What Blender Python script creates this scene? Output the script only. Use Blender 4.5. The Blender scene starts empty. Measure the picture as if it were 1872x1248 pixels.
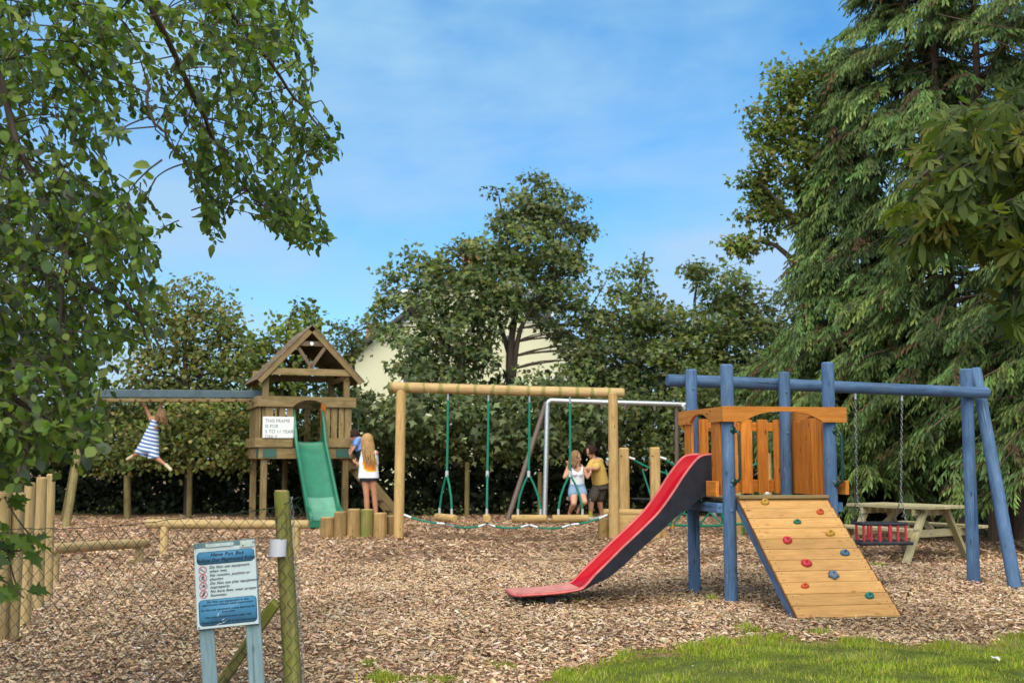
import bpy, bmesh, math, random
import numpy as np
from mathutils import Vector, Matrix

scene = bpy.context.scene
COL = scene.collection
rnd = random.Random(7)
rng = np.random.default_rng(11)
V3 = Vector
rad = math.radians

# ------------------------------------------------------------------ camera
H = 1.25                 # height of the lens over the wood chips
F = 2050.0               # focal length in pixels of a 1872 wide frame
PITCH = math.atan(214 / F)
cam_d = bpy.data.cameras.new("camera")
cam = bpy.data.objects.new("camera", cam_d)
COL.objects.link(cam)
cam.location = (0, 0, H)
cam.rotation_euler = (math.pi / 2 + PITCH, 0, 0)
cam_d.sensor_width = 36
cam_d.lens = 36 * F / 1872
cam_d.clip_end = 2000
cam_d.dof.use_dof = True
cam_d.dof.focus_distance = 7.7
cam_d.dof.aperture_fstop = 4.0
scene.camera = cam

# ------------------------------------------------------------------ sky, sun, exposure
SUN_EL, SUN_AZ = rad(52), rad(186)      # azimuth clockwise from +Y; sun behind the camera, high up
scene.view_settings.view_transform = 'Standard'
scene.view_settings.look = 'None'
scene.view_settings.exposure = 1.15
scene.view_settings.gamma = 1
scene.view_settings.use_curve_mapping = False
world = bpy.data.worlds.new("World")
scene.world = world
world.use_nodes = True


def nd(nt, typ, ins=None, **props):
    n = nt.nodes.new(typ)
    for k, v in props.items():
        setattr(n, k, v)
    for k, v in (ins or {}).items():
        s = n.inputs[k]
        if isinstance(v, bpy.types.NodeSocket):
            nt.links.new(v, s)
        else:
            s.default_value = v
    return n


def c4(c):
    return (c[0], c[1], c[2], 1.0)


def ramp(nt, fac, stops, interp='LINEAR'):
    n = nd(nt, 'ShaderNodeValToRGB', {'Fac': fac})
    cr = n.color_ramp
    cr.interpolation = interp
    while len(cr.elements) < len(stops):
        cr.elements.new(0.5)
    for e, (p, c) in zip(cr.elements, stops):
        e.position = p
        e.color = c4(c) if not isinstance(c, (int, float)) else (c, c, c, 1)
    return n.outputs['Color']


def mixc(nt, fac, a, b, blend='MIX'):
    n = nt.nodes.new('ShaderNodeMix')
    n.data_type = 'RGBA'
    n.blend_type = blend
    for i, v in ((0, fac), (6, a), (7, b)):
        s = n.inputs[i]
        if isinstance(v, bpy.types.NodeSocket):
            nt.links.new(v, s)
        elif i == 0:
            s.default_value = v
        else:
            s.default_value = c4(v)
    return n.outputs[2]


def math_(nt, op, a, b=0.0, clamp=False):
    n = nt.nodes.new('ShaderNodeMath')
    n.operation = op
    n.use_clamp = clamp
    for i, v in ((0, a), (1, b)):
        if isinstance(v, bpy.types.NodeSocket):
            nt.links.new(v, n.inputs[i])
        else:
            n.inputs[i].default_value = v
    return n.outputs[0]


def noise(nt, vec, scale, detail=4, rough=.55, dist=0.0):
    return nd(nt, 'ShaderNodeTexNoise', {'Vector': vec, 'Scale': scale, 'Detail': detail,
                                         'Roughness': rough, 'Distortion': dist}).outputs['Fac']


def mapping(nt, vec, scale=(1, 1, 1), loc=(0, 0, 0), rot=(0, 0, 0)):
    return nd(nt, 'ShaderNodeMapping', {'Vector': vec, 'Scale': scale, 'Location': loc, 'Rotation': rot}).outputs[0]


wt = world.node_tree
wt.nodes.clear()
sky = nd(wt, 'ShaderNodeTexSky', sky_type='NISHITA')
sky.sun_disc = False
sky.sun_elevation = SUN_EL
sky.sun_rotation = SUN_AZ
sky.altitude = 0
sky.air_density = 1.0
sky.dust_density = 0.6
sky.ozone_density = 1.0
wco = nd(wt, 'ShaderNodeTexCoord').outputs['Generated']
cl1 = noise(wt, mapping(wt, wco, (1.0, 1.0, 2.2), (3.1, .4, 1.7)), 2.6, 5, .55, .4)
cl2 = noise(wt, mapping(wt, wco, (1.2, 1.0, 3.0), (1.1, 2.4, .2)), 6.0, 5, .5, .2)
clf = ramp(wt, math_(wt, 'ADD', math_(wt, 'MULTIPLY', cl1, .75), math_(wt, 'MULTIPLY', cl2, .25)), [(.42, 0.0), (.62, 1.0)])
SKY_TINT = (.66, 1.14, 1.42)
skyc = mixc(wt, 1.0, sky.outputs[0], SKY_TINT, 'MULTIPLY')
elev = nd(wt, 'ShaderNodeSeparateXYZ', {0: wco}).outputs[2]
skyc = mixc(wt, math_(wt, 'MULTIPLY', clf, .7), skyc, (4.0, 5.3, 6.5))
skyc = mixc(wt, 1.0, skyc, ramp(wt, elev, [(.08, (.95, .87, .91)), (.38, (.78, .98, 1.02))]), 'MULTIPLY')
bg = nd(wt, 'ShaderNodeBackground', {'Color': skyc, 'Strength': 0.064})
nd(wt, 'ShaderNodeOutputWorld', {'Surface': bg.outputs[0]})

sun_d = bpy.data.lights.new("sun", 'SUN')
sun_d.energy = 2.5
sun_d.angle = rad(80)
sun_d.color = (1, .89, .70)
sun = bpy.data.objects.new("sun", sun_d)
COL.objects.link(sun)
sd = V3((math.sin(SUN_AZ) * math.cos(SUN_EL), math.cos(SUN_AZ) * math.cos(SUN_EL), math.sin(SUN_EL)))
sun.rotation_euler = sd.to_track_quat('Z', 'Y').to_euler()
sun.location = (-5, -10, 20)
scene.cycles.max_bounces = 6
scene.cycles.transparent_max_bounces = 6
scene.cycles.use_denoising = True


# ------------------------------------------------------------------ photograph pixel -> place
def ray(px, py):
    a, b = (px - 936) / F, (624 - py) / F
    return V3((a, math.cos(PITCH) - b * math.sin(PITCH), math.sin(PITCH) + b * math.cos(PITCH)))


def P(px, py, Y):
    d = ray(px, py)
    t = Y / d.y
    return V3((d.x * t, Y, H + d.z * t))


def G(px, py, z=0.0):
    d = ray(px, py)
    t = (z - H) / d.z
    return V3((d.x * t, d.y * t, z))


def on_plane(px, py, p0, n):
    d = ray(px, py)
    o = V3((0, 0, H))
    return o + d * ((p0 - o).dot(n) / d.dot(n))


def pxm(px, Y):
    return px / F * Y


# ------------------------------------------------------------------ objects
def tag(o, label=None, cat=None, group=None, kind=None):
    if label: o['label'] = label
    if cat: o['category'] = cat
    if group: o['group'] = group
    if kind: o['kind'] = kind
    return o


def thing(name, label, cat, loc=(0, 0, 0), group=None):
    o = bpy.data.objects.new(name, None)
    o.empty_display_size = .1
    COL.objects.link(o)
    o.location = loc
    return tag(o, label, cat, group)


def origin_of(parent):
    p = V3((0, 0, 0))
    while parent:
        p += parent.location
        parent = parent.parent
    return p


def link(name, me, mat, parent=None):
    o = bpy.data.objects.new(name, me)
    if mat and not me.materials:
        me.materials.append(mat)
    COL.objects.link(o)
    o.parent = parent
    return o


_cube = None


def chamfer_box():
    global _cube
    if _cube is None:
        _cube = {}
    return _cube


class MB:
    """collects shapes in world coordinates and links them as one mesh object"""
    def __init__(s):
        s.v, s.f, s.g = [], [], []

    def add(s, vs, fs, gco=None):
        k = len(s.v)
        s.v += [tuple(v) for v in vs]
        s.f += [tuple(i + k for i in f) for f in fs]
        if gco is None:
            gco = vs
        s.g += [tuple(g) for g in gco]
        return s

    def box(s, c, size, R=None, bev=.004):
        """chamfered box; grain runs along its longest side"""
        hx, hy, hz = size[0] / 2, size[1] / 2, size[2] / 2
        b = min(bev, .45 * min(hx, hy, hz) * 2)
        vs, idx = [], {}
        for sx in (-1, 1):
            for sy in (-1, 1):
                for sz in (-1, 1):
                    for ax in range(3):
                        q = [sx * (hx - b), sy * (hy - b), sz * (hz - b)]
                        q[ax] = (sx, sy, sz)[ax] * (hx, hy, hz)[ax]
                        idx[(sx, sy, sz, ax)] = len(vs)
                        vs.append(V3(q))
        fs = []
        def quad(keys):
            ids = [idx[k] for k in keys]
            n = (vs[ids[1]] - vs[ids[0]]).cross(vs[ids[2]] - vs[ids[0]])
            cc = sum((vs[i] for i in ids), V3()) / len(ids)
            fs.append(ids if n.dot(cc) > 0 else ids[::-1])
        for ax in range(3):
            for sg in (-1, 1):
                ks = []
                for (p, q) in ((-1, -1), (1, -1), (1, 1), (-1, 1)):
                    t = [0, 0, 0]; o = [i for i in range(3) if i != ax]
                    t[ax] = sg; t[o[0]] = p; t[o[1]] = q
                    ks.append((*t, ax))
                quad(ks)
        for ax in range(3):          # edges run along ax
            o = [i for i in range(3) if i != ax]
            for p in (-1, 1):
                for q in (-1, 1):
                    t1 = [0, 0, 0]; t2 = [0, 0, 0]
                    t1[ax] = -1; t2[ax] = 1
                    t1[o[0]] = t2[o[0]] = p; t1[o[1]] = t2[o[1]] = q
                    quad([(*t1, o[0]), (*t2, o[0]), (*t2, o[1]), (*t1, o[1])])
        for sx in (-1, 1):
            for sy in (-1, 1):
                for sz in (-1, 1):
                    quad([(sx, sy, sz, 0), (sx, sy, sz, 1), (sx, sy, sz, 2)])
        ln = max(range(3), key=lambda i: size[i])
        o = [i for i in range(3) if i != ln]
        off = (rnd.uniform(0, 50), rnd.uniform(0, 50), rnd.uniform(0, 50))
        gco = [(v[ln] + off[0], v[o[0]] + off[1], v[o[1]] + off[2]) for v in vs]
        R = R or Matrix.Identity(3)
        c = V3(c)
        return s.add([R @ v + c for v in vs], fs, gco)

    def bar(s, p0, p1, w, h, up=V3((0, 0, 1)), bev=.004):
        p0, p1 = V3(p0), V3(p1)
        d = p1 - p0
        L = d.length
        x = d / L
        y = V3(up).cross(x)
        if y.length < 1e-4: y = V3((0, 1, 0)).cross(x)
        y.normalize()
        z = x.cross(y)
        return s.box((p0 + p1) / 2, (L, w, h), Matrix((x, y, z)).transposed(), bev)

    def cyl(s, p0, p1, r0, r1=None, n=20, bev=.008, wob=0.0):
        """post or log with eased ends"""
        p0, p1 = V3(p0), V3(p1)
        r1 = r0 if r1 is None else r1
        d = p1 - p0; L = d.length; x = d / L
        y = V3((0, 0, 1)).cross(x) if abs(x.z) < .9 else V3((1, 0, 0)).cross(x)
        y.normalize(); z = x.cross(y)
        b = min(bev, r0 * .4)
        st = [(0, r0 - b), (b, r0)]
        k = max(1, int(L / .35)) if wob else 1
        for i in range(1, k):
            st.append((L * i / k, r0 + (r1 - r0) * i / k))
        st += [(L - b, r1), (L, r1 - b)]
        off = V3((rnd.uniform(0, 50), rnd.uniform(0, 50), rnd.uniform(0, 50)))
        vs, g, fs = [], [], []
        ph = rnd.uniform(0, 6)
        for (t, r) in st:
            wx = wob * math.sin(t * 2.1 + ph); wy = wob * math.cos(t * 1.7 + ph)
            for j in range(n):
                a = 2 * math.pi * j / n
                q = V3((t, math.cos(a) * r + wx, math.sin(a) * r + wy))
                vs.append(p0 + x * q.x + y * q.y + z * q.z)
                g.append(q + off)
        m = len(st)
        for i in range(m - 1):
            for j in range(n):
                k2 = (j + 1) % n
                fs.append((i * n + j, (i + 1) * n + j, (i + 1) * n + k2, i * n + k2)[::-1])
        fs.append(tuple(range(n))[::-1])
        fs.append(tuple((m - 1) * n + j for j in range(n)))
        return s.add(vs, fs, g)

    def tube(s, path, r, n=6, caps=True, closed=False):
        path = [V3(p) for p in path]
        m = len(path)
        rs = r if isinstance(r, (list, tuple)) else [r] * m
        vs, g, fs = [], [], []
        nrm = None
        off = rnd.uniform(0, 30); dist = 0
        for i, p in enumerate(path):
            if closed:
                t = path[(i + 1) % m] - path[i - 1]
            else:
                t = path[min(i + 1, m - 1)] - path[max(i - 1, 0)]
            if t.length < 1e-9: t = V3((0, 0, 1))
            t.normalize()
            if nrm is None:
                nrm = t.orthogonal().normalized()
            nrm = (nrm - t * nrm.dot(t))
            if nrm.length < 1e-6: nrm = t.orthogonal()
            nrm.normalize()
            b = t.cross(nrm)
            if i: dist += (path[i] - path[i - 1]).length
            for j in range(n):
                a = 2 * math.pi * j / n
                ca, sa = math.cos(a), math.sin(a)
                vs.append(p + nrm * (ca * rs[i]) + b * (sa * rs[i]))
                g.append((dist + off, ca * rs[i], sa * rs[i]))
        rr = m if closed else m - 1
        for i in range(rr):
            for j in range(n):
                k2 = (j + 1) % n
                i2 = (i + 1) % m
                fs.append((i * n + j, i * n + k2, i2 * n + k2, i2 * n + j))
        if caps and not closed:
            fs.append(tuple(range(n))[::-1])
            fs.append(tuple((m - 1) * n + j for j in range(n)))
        return s.add(vs, fs, g)

    def ball(s, c, r, R=None, nu=12, nv=8):
        c = V3(c)
        r = (r, r, r) if isinstance(r, (int, float)) else r
        R = R or Matrix.Identity(3)
        vs = [c + R @ V3((0, 0, r[2]))]
        for i in range(1, nv):
            th = math.pi * i / nv
            for j in range(nu):
                a = 2 * math.pi * j / nu
                vs.append(c + R @ V3((r[0] * math.sin(th) * math.cos(a), r[1] * math.sin(th) * math.sin(a), r[2] * math.cos(th))))
        vs.append(c + R @ V3((0, 0, -r[2])))
        fs = [(0, 1 + j, 1 + (j + 1) % nu) for j in range(nu)]
        for i in range(nv - 2):
            for j in range(nu):
                a = 1 + i * nu + j; b = 1 + i * nu + (j + 1) % nu
                fs.append((a, a + nu, b + nu, b))
        l = len(vs) - 1; k = 1 + (nv - 2) * nu
        fs += [(k + j, l, k + (j + 1) % nu) for j in range(nu)]
        return s.add(vs, fs)

    def prism(s, pts, o, ax, ay, th):
        """outline in (ax, ay) with thickness th along ax x ay"""
        o, ax, ay = V3(o), V3(ax), V3(ay)
        nn = ax.cross(ay).normalized() * th
        n = len(pts)
        off = V3((rnd.uniform(0, 50), rnd.uniform(0, 50), rnd.uniform(0, 50)))
        a = [o + ax * p[0] + ay * p[1] for p in pts]
        g = [V3((p[0], p[1], 0)) + off for p in pts] + [V3((p[0], p[1], th)) + off for p in pts]
        area = sum(pts[i][0] * pts[(i + 1) % n][1] - pts[(i + 1) % n][0] * pts[i][1] for i in range(n))
        fs = [tuple(range(n))[::-1], tuple(range(n, 2 * n))] + [(i, (i + 1) % n, n + (i + 1) % n, n + i) for i in range(n)]
        if area * th < 0: fs = [f[::-1] for f in fs]
        return s.add(a + [v + nn for v in a], fs, g)

    def strip(s, rows, close=False):
        """rows: list of equally long lists of points -> a quad sheet"""
        n = len(rows[0])
        vs = [p for r in rows for p in r]
        fs = []
        for i in range(len(rows) - 1):
            for j in range(n if close else n - 1):
                k2 = (j + 1) % n
                fs.append((i * n + j, i * n + k2, (i + 1) * n + k2, (i + 1) * n + j))
        return s.add(vs, fs)

    def mesh(s, name, org=V3((0, 0, 0)), sharp=35):
        me = bpy.data.meshes.new(name)
        me.from_pydata([(v[0] - org[0], v[1] - org[1], v[2] - org[2]) for v in s.v], [], s.f)
        at = me.attributes.new('gco', 'FLOAT_VECTOR', 'POINT')
        at.data.foreach_set('vector', np.array(s.g, dtype=np.float32).ravel())
        me.shade_smooth()
        if sharp: me.set_sharp_from_angle(angle=rad(sharp))
        me.update()
        return me

    def build(s, name, mat, parent=None, sharp=35, label=None, kind=None):
        o = link(name, s.mesh(name, origin_of(parent), sharp), mat, parent)
        if label: o['label'] = label
        if kind: o['kind'] = kind
        return o


def np_mesh(name, Vv, T, col=None, smooth=False):
    me = bpy.data.meshes.new(name)
    Vv = np.asarray(Vv, np.float32); T = np.asarray(T, np.int32)
    me.vertices.add(len(Vv)); me.vertices.foreach_set('co', Vv.ravel())
    me.loops.add(T.size); me.loops.foreach_set('vertex_index', T.ravel())
    me.polygons.add(len(T)); me.polygons.foreach_set('loop_start', np.arange(0, T.size, 3, dtype=np.int32))
    if smooth: me.polygons.foreach_set('use_smooth', np.ones(len(T), bool))
    me.update(calc_edges=True)
    if col is not None:
        ca = me.color_attributes.new('col', 'FLOAT_COLOR', 'POINT')
        c = np.ones((len(Vv), 4), np.float32); c[:, :3] = col
        ca.data.foreach_set('color', c.ravel())
    return me


# ------------------------------------------------------------------ materials
def new_mat(name, rough=.6, spec=.3):
    m = bpy.data.materials.new(name)
    m.use_nodes = True
    nt = m.node_tree
    b = nt.nodes['Principled BSDF']
    b.inputs['Roughness'].default_value = rough
    b.inputs['Specular IOR Level'].default_value = spec
    return m, nt, b


def bump(nt, b, height, strength=.3, dist=.004):
    n = nd(nt, 'ShaderNodeBump', {'Height': height, 'Strength': strength, 'Distance': dist})
    nt.links.new(n.outputs[0], b.inputs['Normal'])


def wood(name, light, dark, algae=0.0, algae_col=(.10, .14, .02), rough=.75, knots=True, cracks=.4, stain=.25, bands=0.0, flake=0.0):
    m, nt, b = new_mat(name, rough, .2)
    g = nd(nt, 'ShaderNodeAttribute', attribute_name='gco').outputs['Vector']
    oi = nd(nt, 'ShaderNodeObjectInfo').outputs['Random']
    n1 = noise(nt, mapping(nt, g, (1.1, 16, 16)), 2.2, 6, .6, .6)
    n2 = noise(nt, mapping(nt, g, (2.5, 70, 70)), 3, 4, .6)
    col = ramp(nt, n1, [(.30, dark), (.62, light)])
    col = mixc(nt, .55, col, ramp(nt, n2, [(.25, .45), (.7, 1.15)]), 'MULTIPLY')
    big = noise(nt, mapping(nt, g, (2.2, 5, 5)), 1.6, 4, .6)
    col = mixc(nt, stain, col, ramp(nt, big, [(.3, .35), (.65, 1.2)]), 'MULTIPLY')
    if knots:
        vo = nd(nt, 'ShaderNodeTexVoronoi', {'Vector': mapping(nt, g, (4, 11, 11)), 'Scale': 1.0, 'Randomness': 1.0}).outputs['Distance']
        col = mixc(nt, ramp(nt, vo, [(.04, 1.0), (.15, 0.0)]), col, [c * .38 for c in dark])
    if cracks:
        ck = noise(nt, mapping(nt, g, (.8, 38, 38)), 1.7, 2, .4, .2)
        col = mixc(nt, math_(nt, 'MULTIPLY', ramp(nt, ck, [(.66, 0.0), (.72, 1.0)]), cracks), col, [c * .25 for c in dark])
    if algae:
        an = noise(nt, mapping(nt, g, (2.2, 4, 4), (7, 3, 1)), 1.5, 6, .65)
        col = mixc(nt, math_(nt, 'MULTIPLY', ramp(nt, an, [(.60 - .25 * algae, 0.0), (.85 - .2 * algae, 1.0)]), min(1, .5 + algae * .5)), col, algae_col)
    if flake:
        fn = noise(nt, mapping(nt, g, (5, 22, 22), (2, 9, 4)), 1.6, 5, .7)
        col = mixc(nt, math_(nt, 'MULTIPLY', ramp(nt, fn, [(.62, 0.0), (.66, 1.0)]), flake), col, (.27, .27, .26))
        fg_ = noise(nt, mapping(nt, g, (1.2, 3, 3), (5, 1, 8)), 1.3, 3, .6)
        col = mixc(nt, 1.0, col, ramp(nt, fg_, [(.3, (.78, .82, .88)), (.7, (1.18, 1.14, 1.08))]), 'MULTIPLY')
    if bands:
        wv = nd(nt, 'ShaderNodeTexWave', {'Vector': mapping(nt, g, (1, .6, .6)), 'Scale': 1.15, 'Distortion': 3.0, 'Detail': 4, 'Detail Scale': 3}, bands_direction='X').outputs['Fac']
        col = mixc(nt, math_(nt, 'MULTIPLY', ramp(nt, wv, [(.80, 0.0), (.97, 1.0)]), bands), col, algae_col)
    hv = nd(nt, 'ShaderNodeHueSaturation', {'Color': col, 'Value': math_(nt, 'ADD', math_(nt, 'MULTIPLY', oi, .34), .83)})
    nt.links.new(hv.outputs[0], b.inputs['Base Color'])
    bump(nt, b, n2, .35, .003)
    return m


def plain(name, col, rough=.5, spec=.4, metal=0.0, var=.15, scale=12, nb=0.0):
    m, nt, b = new_mat(name, rough, spec)
    b.inputs['Metallic'].default_value = metal
    tc = nd(nt, 'ShaderNodeTexCoord').outputs['Object']
    n1 = noise(nt, tc, scale, 5, .6)
    c = mixc(nt, 1.0, col, ramp(nt, n1, [(.25, 1 - var), (.75, 1 + var)]), 'MULTIPLY')
    nt.links.new(c, b.inputs['Base Color'])
    if nb: bump(nt, b, noise(nt, tc, scale * 5, 3), nb, .002)
    return m


def leafy(name, rough=.5, transl=.28, spec=.35):
    m, nt, b = new_mat(name, rough, spec)
    a = nd(nt, 'ShaderNodeAttribute', attribute_name='col').outputs['Color']
    oi = nd(nt, 'ShaderNodeObjectInfo').outputs['Random']
    nt.links.new(a, b.inputs['Base Color'])
    tr = nd(nt, 'ShaderNodeBsdfTranslucent', {'Color': mixc(nt, 1.0, a, (1.5, 1.7, .5), 'MULTIPLY')})
    mx = nd(nt, 'ShaderNodeMixShader', {0: transl, 1: b.outputs[0], 2: tr.outputs[0]})
    nt.links.new(mx.outputs[0], nt.nodes['Material Output'].inputs['Surface'])
    return m


def attr_mat(name, rough=.85, spec=.15):
    m, nt, b = new_mat(name, rough, spec)
    a = nd(nt, 'ShaderNodeAttribute', attribute_name='col').outputs['Color']
    nt.links.new(a, b.inputs['Base Color'])
    return m


M = {}
M['blue_wood'] = wood('blue painted timber', (.12, .21, .365), (.07, .14, .27), rough=.65, knots=True, cracks=.9, stain=.5, algae=.2, algae_col=(.07, .10, .08), flake=.45)
M['orange_wood'] = wood('orange stained timber', (.70, .25, .04), (.46, .13, .018), rough=.5, cracks=.15, stain=.25)
M['orange_rail'] = wood('bright orange stained timber', (.68, .26, .045), (.52, .17, .026), rough=.45, cracks=.05, stain=.15)
M['ramp_wood'] = wood('honey planks', (.57, .315, .108), (.47, .235, .072), rough=.55, cracks=.08, stain=.22)
M['plank_end'] = wood('brown plank edge', (.26, .11, .045), (.16, .065, .025), rough=.7, knots=False)
M['pale_post'] = wood('pale tan round timber', (.56, .37, .155), (.43, .265, .095), rough=.7, stain=.3, algae=.1)
M['pale_beam'] = wood('pale beam with moss bands', (.58, .40, .19), (.45, .29, .12), rough=.7, stain=.25, algae=.12, algae_col=(.2, .19, .04), bands=.75)
M['stump'] = wood('weathered stump timber', (.40, .255, .105), (.25, .15, .06), rough=.8, stain=.4, algae=.25, algae_col=(.13, .15, .03))
M['mossy_stump'] = wood('mossy stump timber', (.32, .24, .10), (.18, .12, .05), rough=.8, stain=.4, algae=.95, algae_col=(.14, .18, .025))
M['old_wood'] = wood('weathered brown timber', (.34, .245, .115), (.22, .145, .06), rough=.8, stain=.35, algae=.25, algae_col=(.14, .15, .04))
M['roof_wood'] = wood('grey brown timber', (.24, .175, .11), (.15, .105, .065), rough=.85, stain=.4)
M['green_post'] = wood('algae green post', (.31, .27, .095), (.19, .15, .05), rough=.85, stain=.6, algae=.72, algae_col=(.18, .225, .022))
M['fence_post'] = wood('mossy fence post', (.26, .20, .09), (.15, .11, .045), rough=.85, stain=.5, algae=.5, algae_col=(.16, .17, .04))
M['picnic'] = wood('pale picnic timber', (.48, .42, .25), (.33, .27, .14), rough=.8, stain=.3, algae=.3, algae_col=(.24, .24, .07))
M['sign_post'] = wood('faded blue grey timber', (.25, .36, .38), (.17, .26, .29), rough=.8, stain=.35, cracks=.5, algae=.15, algae_col=(.25, .28, .2))
M['palisade'] = wood('pale palisade timber', (.60, .43, .20), (.47, .31, .125), rough=.7, stain=.25, algae=.08)
M['bark'] = wood('dark bark', (.10, .08, .06), (.045, .035, .025), rough=.9, knots=False)
M['bark_brown'] = wood('brown bark', (.16, .105, .07), (.08, .05, .035), rough=.9, knots=False)
M['rope'] = plain('green rope', (.015, .19, .12), .7, .2, var=.3, scale=60)
M['ferrule'] = plain('silver ferrule', (.55, .56, .56), .4, .5, .4)
M['steel'] = plain('galvanised steel', (.55, .57, .57), .42, .5, .75, scale=20)
M['rust'] = plain('brown steel', (.16, .115, .095), .6, .3, .2, scale=20)
M['chain'] = plain('steel chain', (.20, .20, .20), .4, .5, .8)
M['black'] = plain('black rubber', (.022, .024, .03), .6, .3, var=.4)
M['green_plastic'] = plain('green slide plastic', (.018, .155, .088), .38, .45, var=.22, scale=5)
M['green_plastic_lit'] = plain('lit green slide bed', (.10, .28, .185), .4, .45, var=.2, scale=6)  # paler green: light on the lower slide bed put into the colour
M['green_steel'] = plain('dark green steel', (.006, .045, .035), .3, .5, var=.2)
M['bracket'] = plain('green bracket', (.04, .11, .085), .5, .4)
M['teal_box'] = plain('grey blue paint', (.085, .125, .148), .6, .3, var=.25, scale=6)
m, nt, b = new_mat('red slide plastic', .45, .15)
tc = nd(nt, 'ShaderNodeTexCoord').outputs['Object']
sk = noise(nt, mapping(nt, tc, (2.0, 42, 2.0), rot=(0, 0, -.17)), 1.4, 5, .6)
nt.links.new(mixc(nt, math_(nt, 'MULTIPLY', ramp(nt, sk, [(.55, 0.0), (.78, 1.0)]), .22), (.42, .0015, .012), (.50, .07, .065)), b.inputs['Base Color'])
nt.links.new(ramp(nt, noise(nt, tc, 7, 4), [(.3, .38), (.7, .6)]), b.inputs['Roughness'])
M['red'] = m
M['rim_red'] = plain('faded red rim', (.58, .13, .115), .55, .25, var=.35, scale=14)
M['lip_red'] = plain('worn pink slide lip', (.56, .22, .18), .6, .2, var=.3, scale=9)
M['frame_black'] = plain('black slide shell', (.018, .019, .028), .55, .35, var=.5, scale=9, nb=.25)
M['white'] = plain('white board', (.78, .80, .78), .5, .3, var=.06, scale=5)
M['pipe_white'] = plain('white plastic', (.62, .62, .66), .45, .4, var=.07)
M['ink'] = plain('dark ink', (.02, .022, .03), .7, .2)
M['grey_ink'] = plain('grey lettering', (.10, .10, .11), .7, .2)
M['sign_face'] = plain('pale sign face', (.56, .66, .66), .5, .3, var=.07, scale=9)
M['sign_blue'] = plain('sign blue', (.07, .235, .40), .5, .3, var=.12, scale=14)
M['sign_red'] = plain('sign red', (.55, .05, .05), .5, .3)
M['flake'] = plain('flaking white paint', (.50, .58, .54), .8, .2, var=.3, scale=40)
M['wire'] = plain('dark green wire', (.028, .05, .04), .55, .3)
M['galv_wire'] = plain('grey wire', (.25, .27, .27), .5, .4, .3)
M['leaf'] = leafy('broad leaves', .5, .42, .2)
M['leaf_far'] = leafy('distant leaves', .6, .36, .2)
M['needle'] = leafy('conifer sprays', .6, .15, .2)
M['grass'] = leafy('grass blades', .6, .42, .15)
M['chip'] = attr_mat('wood chips', .85, .15)
M['stone'] = plain('pale stone', (.55, .52, .47), .8, .2)


# ------------------------------------------------------------------ ground
HOLLOWS = [(.75, 9.75, .55, .30, .05), (1.15, 9.95, .35, .25, .03), (4.4, 10.5, .5, .35, .035), (-.95, 17.9, .6, .5, .05), (-.35, 17.9, .4, .5, .05), (.3, 17.8, .6, .5, .05), (.95, 17.8, .6, .5, .05), (-3.85, 20.3, .5, .6, .05), (3.1, 8.4, .7, .16, .03)]


def hollow(x, y):
    return sum(np.exp(-((x - a) / rx) ** 2 - ((y - b) / ry) ** 2) * d for a, b, rx, ry, d in HOLLOWS)


def undul(x, y):
    return -hollow(x, y) + .014 * np.sin(x * 1.9 + .6 * y) + .012 * np.sin(y * 2.3 - x * .7 + 1) + .008 * np.sin(5.1 * x + 2) * np.sin(4.3 * y)


lawn_edge_px = [(985, 1262), (1010, 1240), (1060, 1214), (1120, 1199), (1200, 1190), (1290, 1184), (1390, 1166), (1440, 1166), (1500, 1172),
                (1600, 1174), (1700, 1176), (1760, 1170), (1800, 1172), (1840, 1160), (1900, 1150), (2050, 1140), (2300, 1128)]
lawn_edge = [G(*p) for p in lawn_edge_px]
LE = np.array([(p.x, p.y) for p in lawn_edge])


def lawn_top(x):
    return np.interp(x, LE[:, 0], LE[:, 1], left=-9, right=LE[-1, 1])


m, nt, b = new_mat('wood chip bed', .9, .1)
gp = nd(nt, 'ShaderNodeNewGeometry').outputs['Position']
wp = mixc(nt, .06, gp, nd(nt, 'ShaderNodeTexNoise', {'Vector': gp, 'Scale': 9.0}).outputs['Color'])
vc = nd(nt, 'ShaderNodeTexVoronoi', {'Vector': mapping(nt, wp, (1, 2.0, 1), rot=(0, 0, .5)), 'Scale': 17.0})
vd = nd(nt, 'ShaderNodeTexVoronoi', {'Vector': mapping(nt, wp, (2.1, 1, 1), rot=(0, 0, -.4)), 'Scale': 21.0})
sepc = nd(nt, 'ShaderNodeSeparateColor', {'Color': vc.outputs['Color']}).outputs[0]
sepd = nd(nt, 'ShaderNodeSeparateColor', {'Color': vd.outputs['Color']}).outputs[1]
pal = [(.0, (.05, .028, .016)), (.35, (.16, .09, .05)), (.7, (.34, .215, .125)), (1.0, (.50, .36, .23))]
cc = mixc(nt, .5, ramp(nt, sepc, pal), ramp(nt, sepd, pal))
big = noise(nt, gp, .55, 4, .6)
cc = mixc(nt, .6, cc, ramp(nt, big, [(.3, (.55, .45, .42)), (.7, (1.15, 1.1, 1.05))]), 'MULTIPLY')
nt.links.new(cc, b.inputs['Base Color'])
bump(nt, b, math_(nt, 'ADD', vc.outputs['Distance'], vd.outputs['Distance']), .8, .02)
M['ground'] = m

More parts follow.
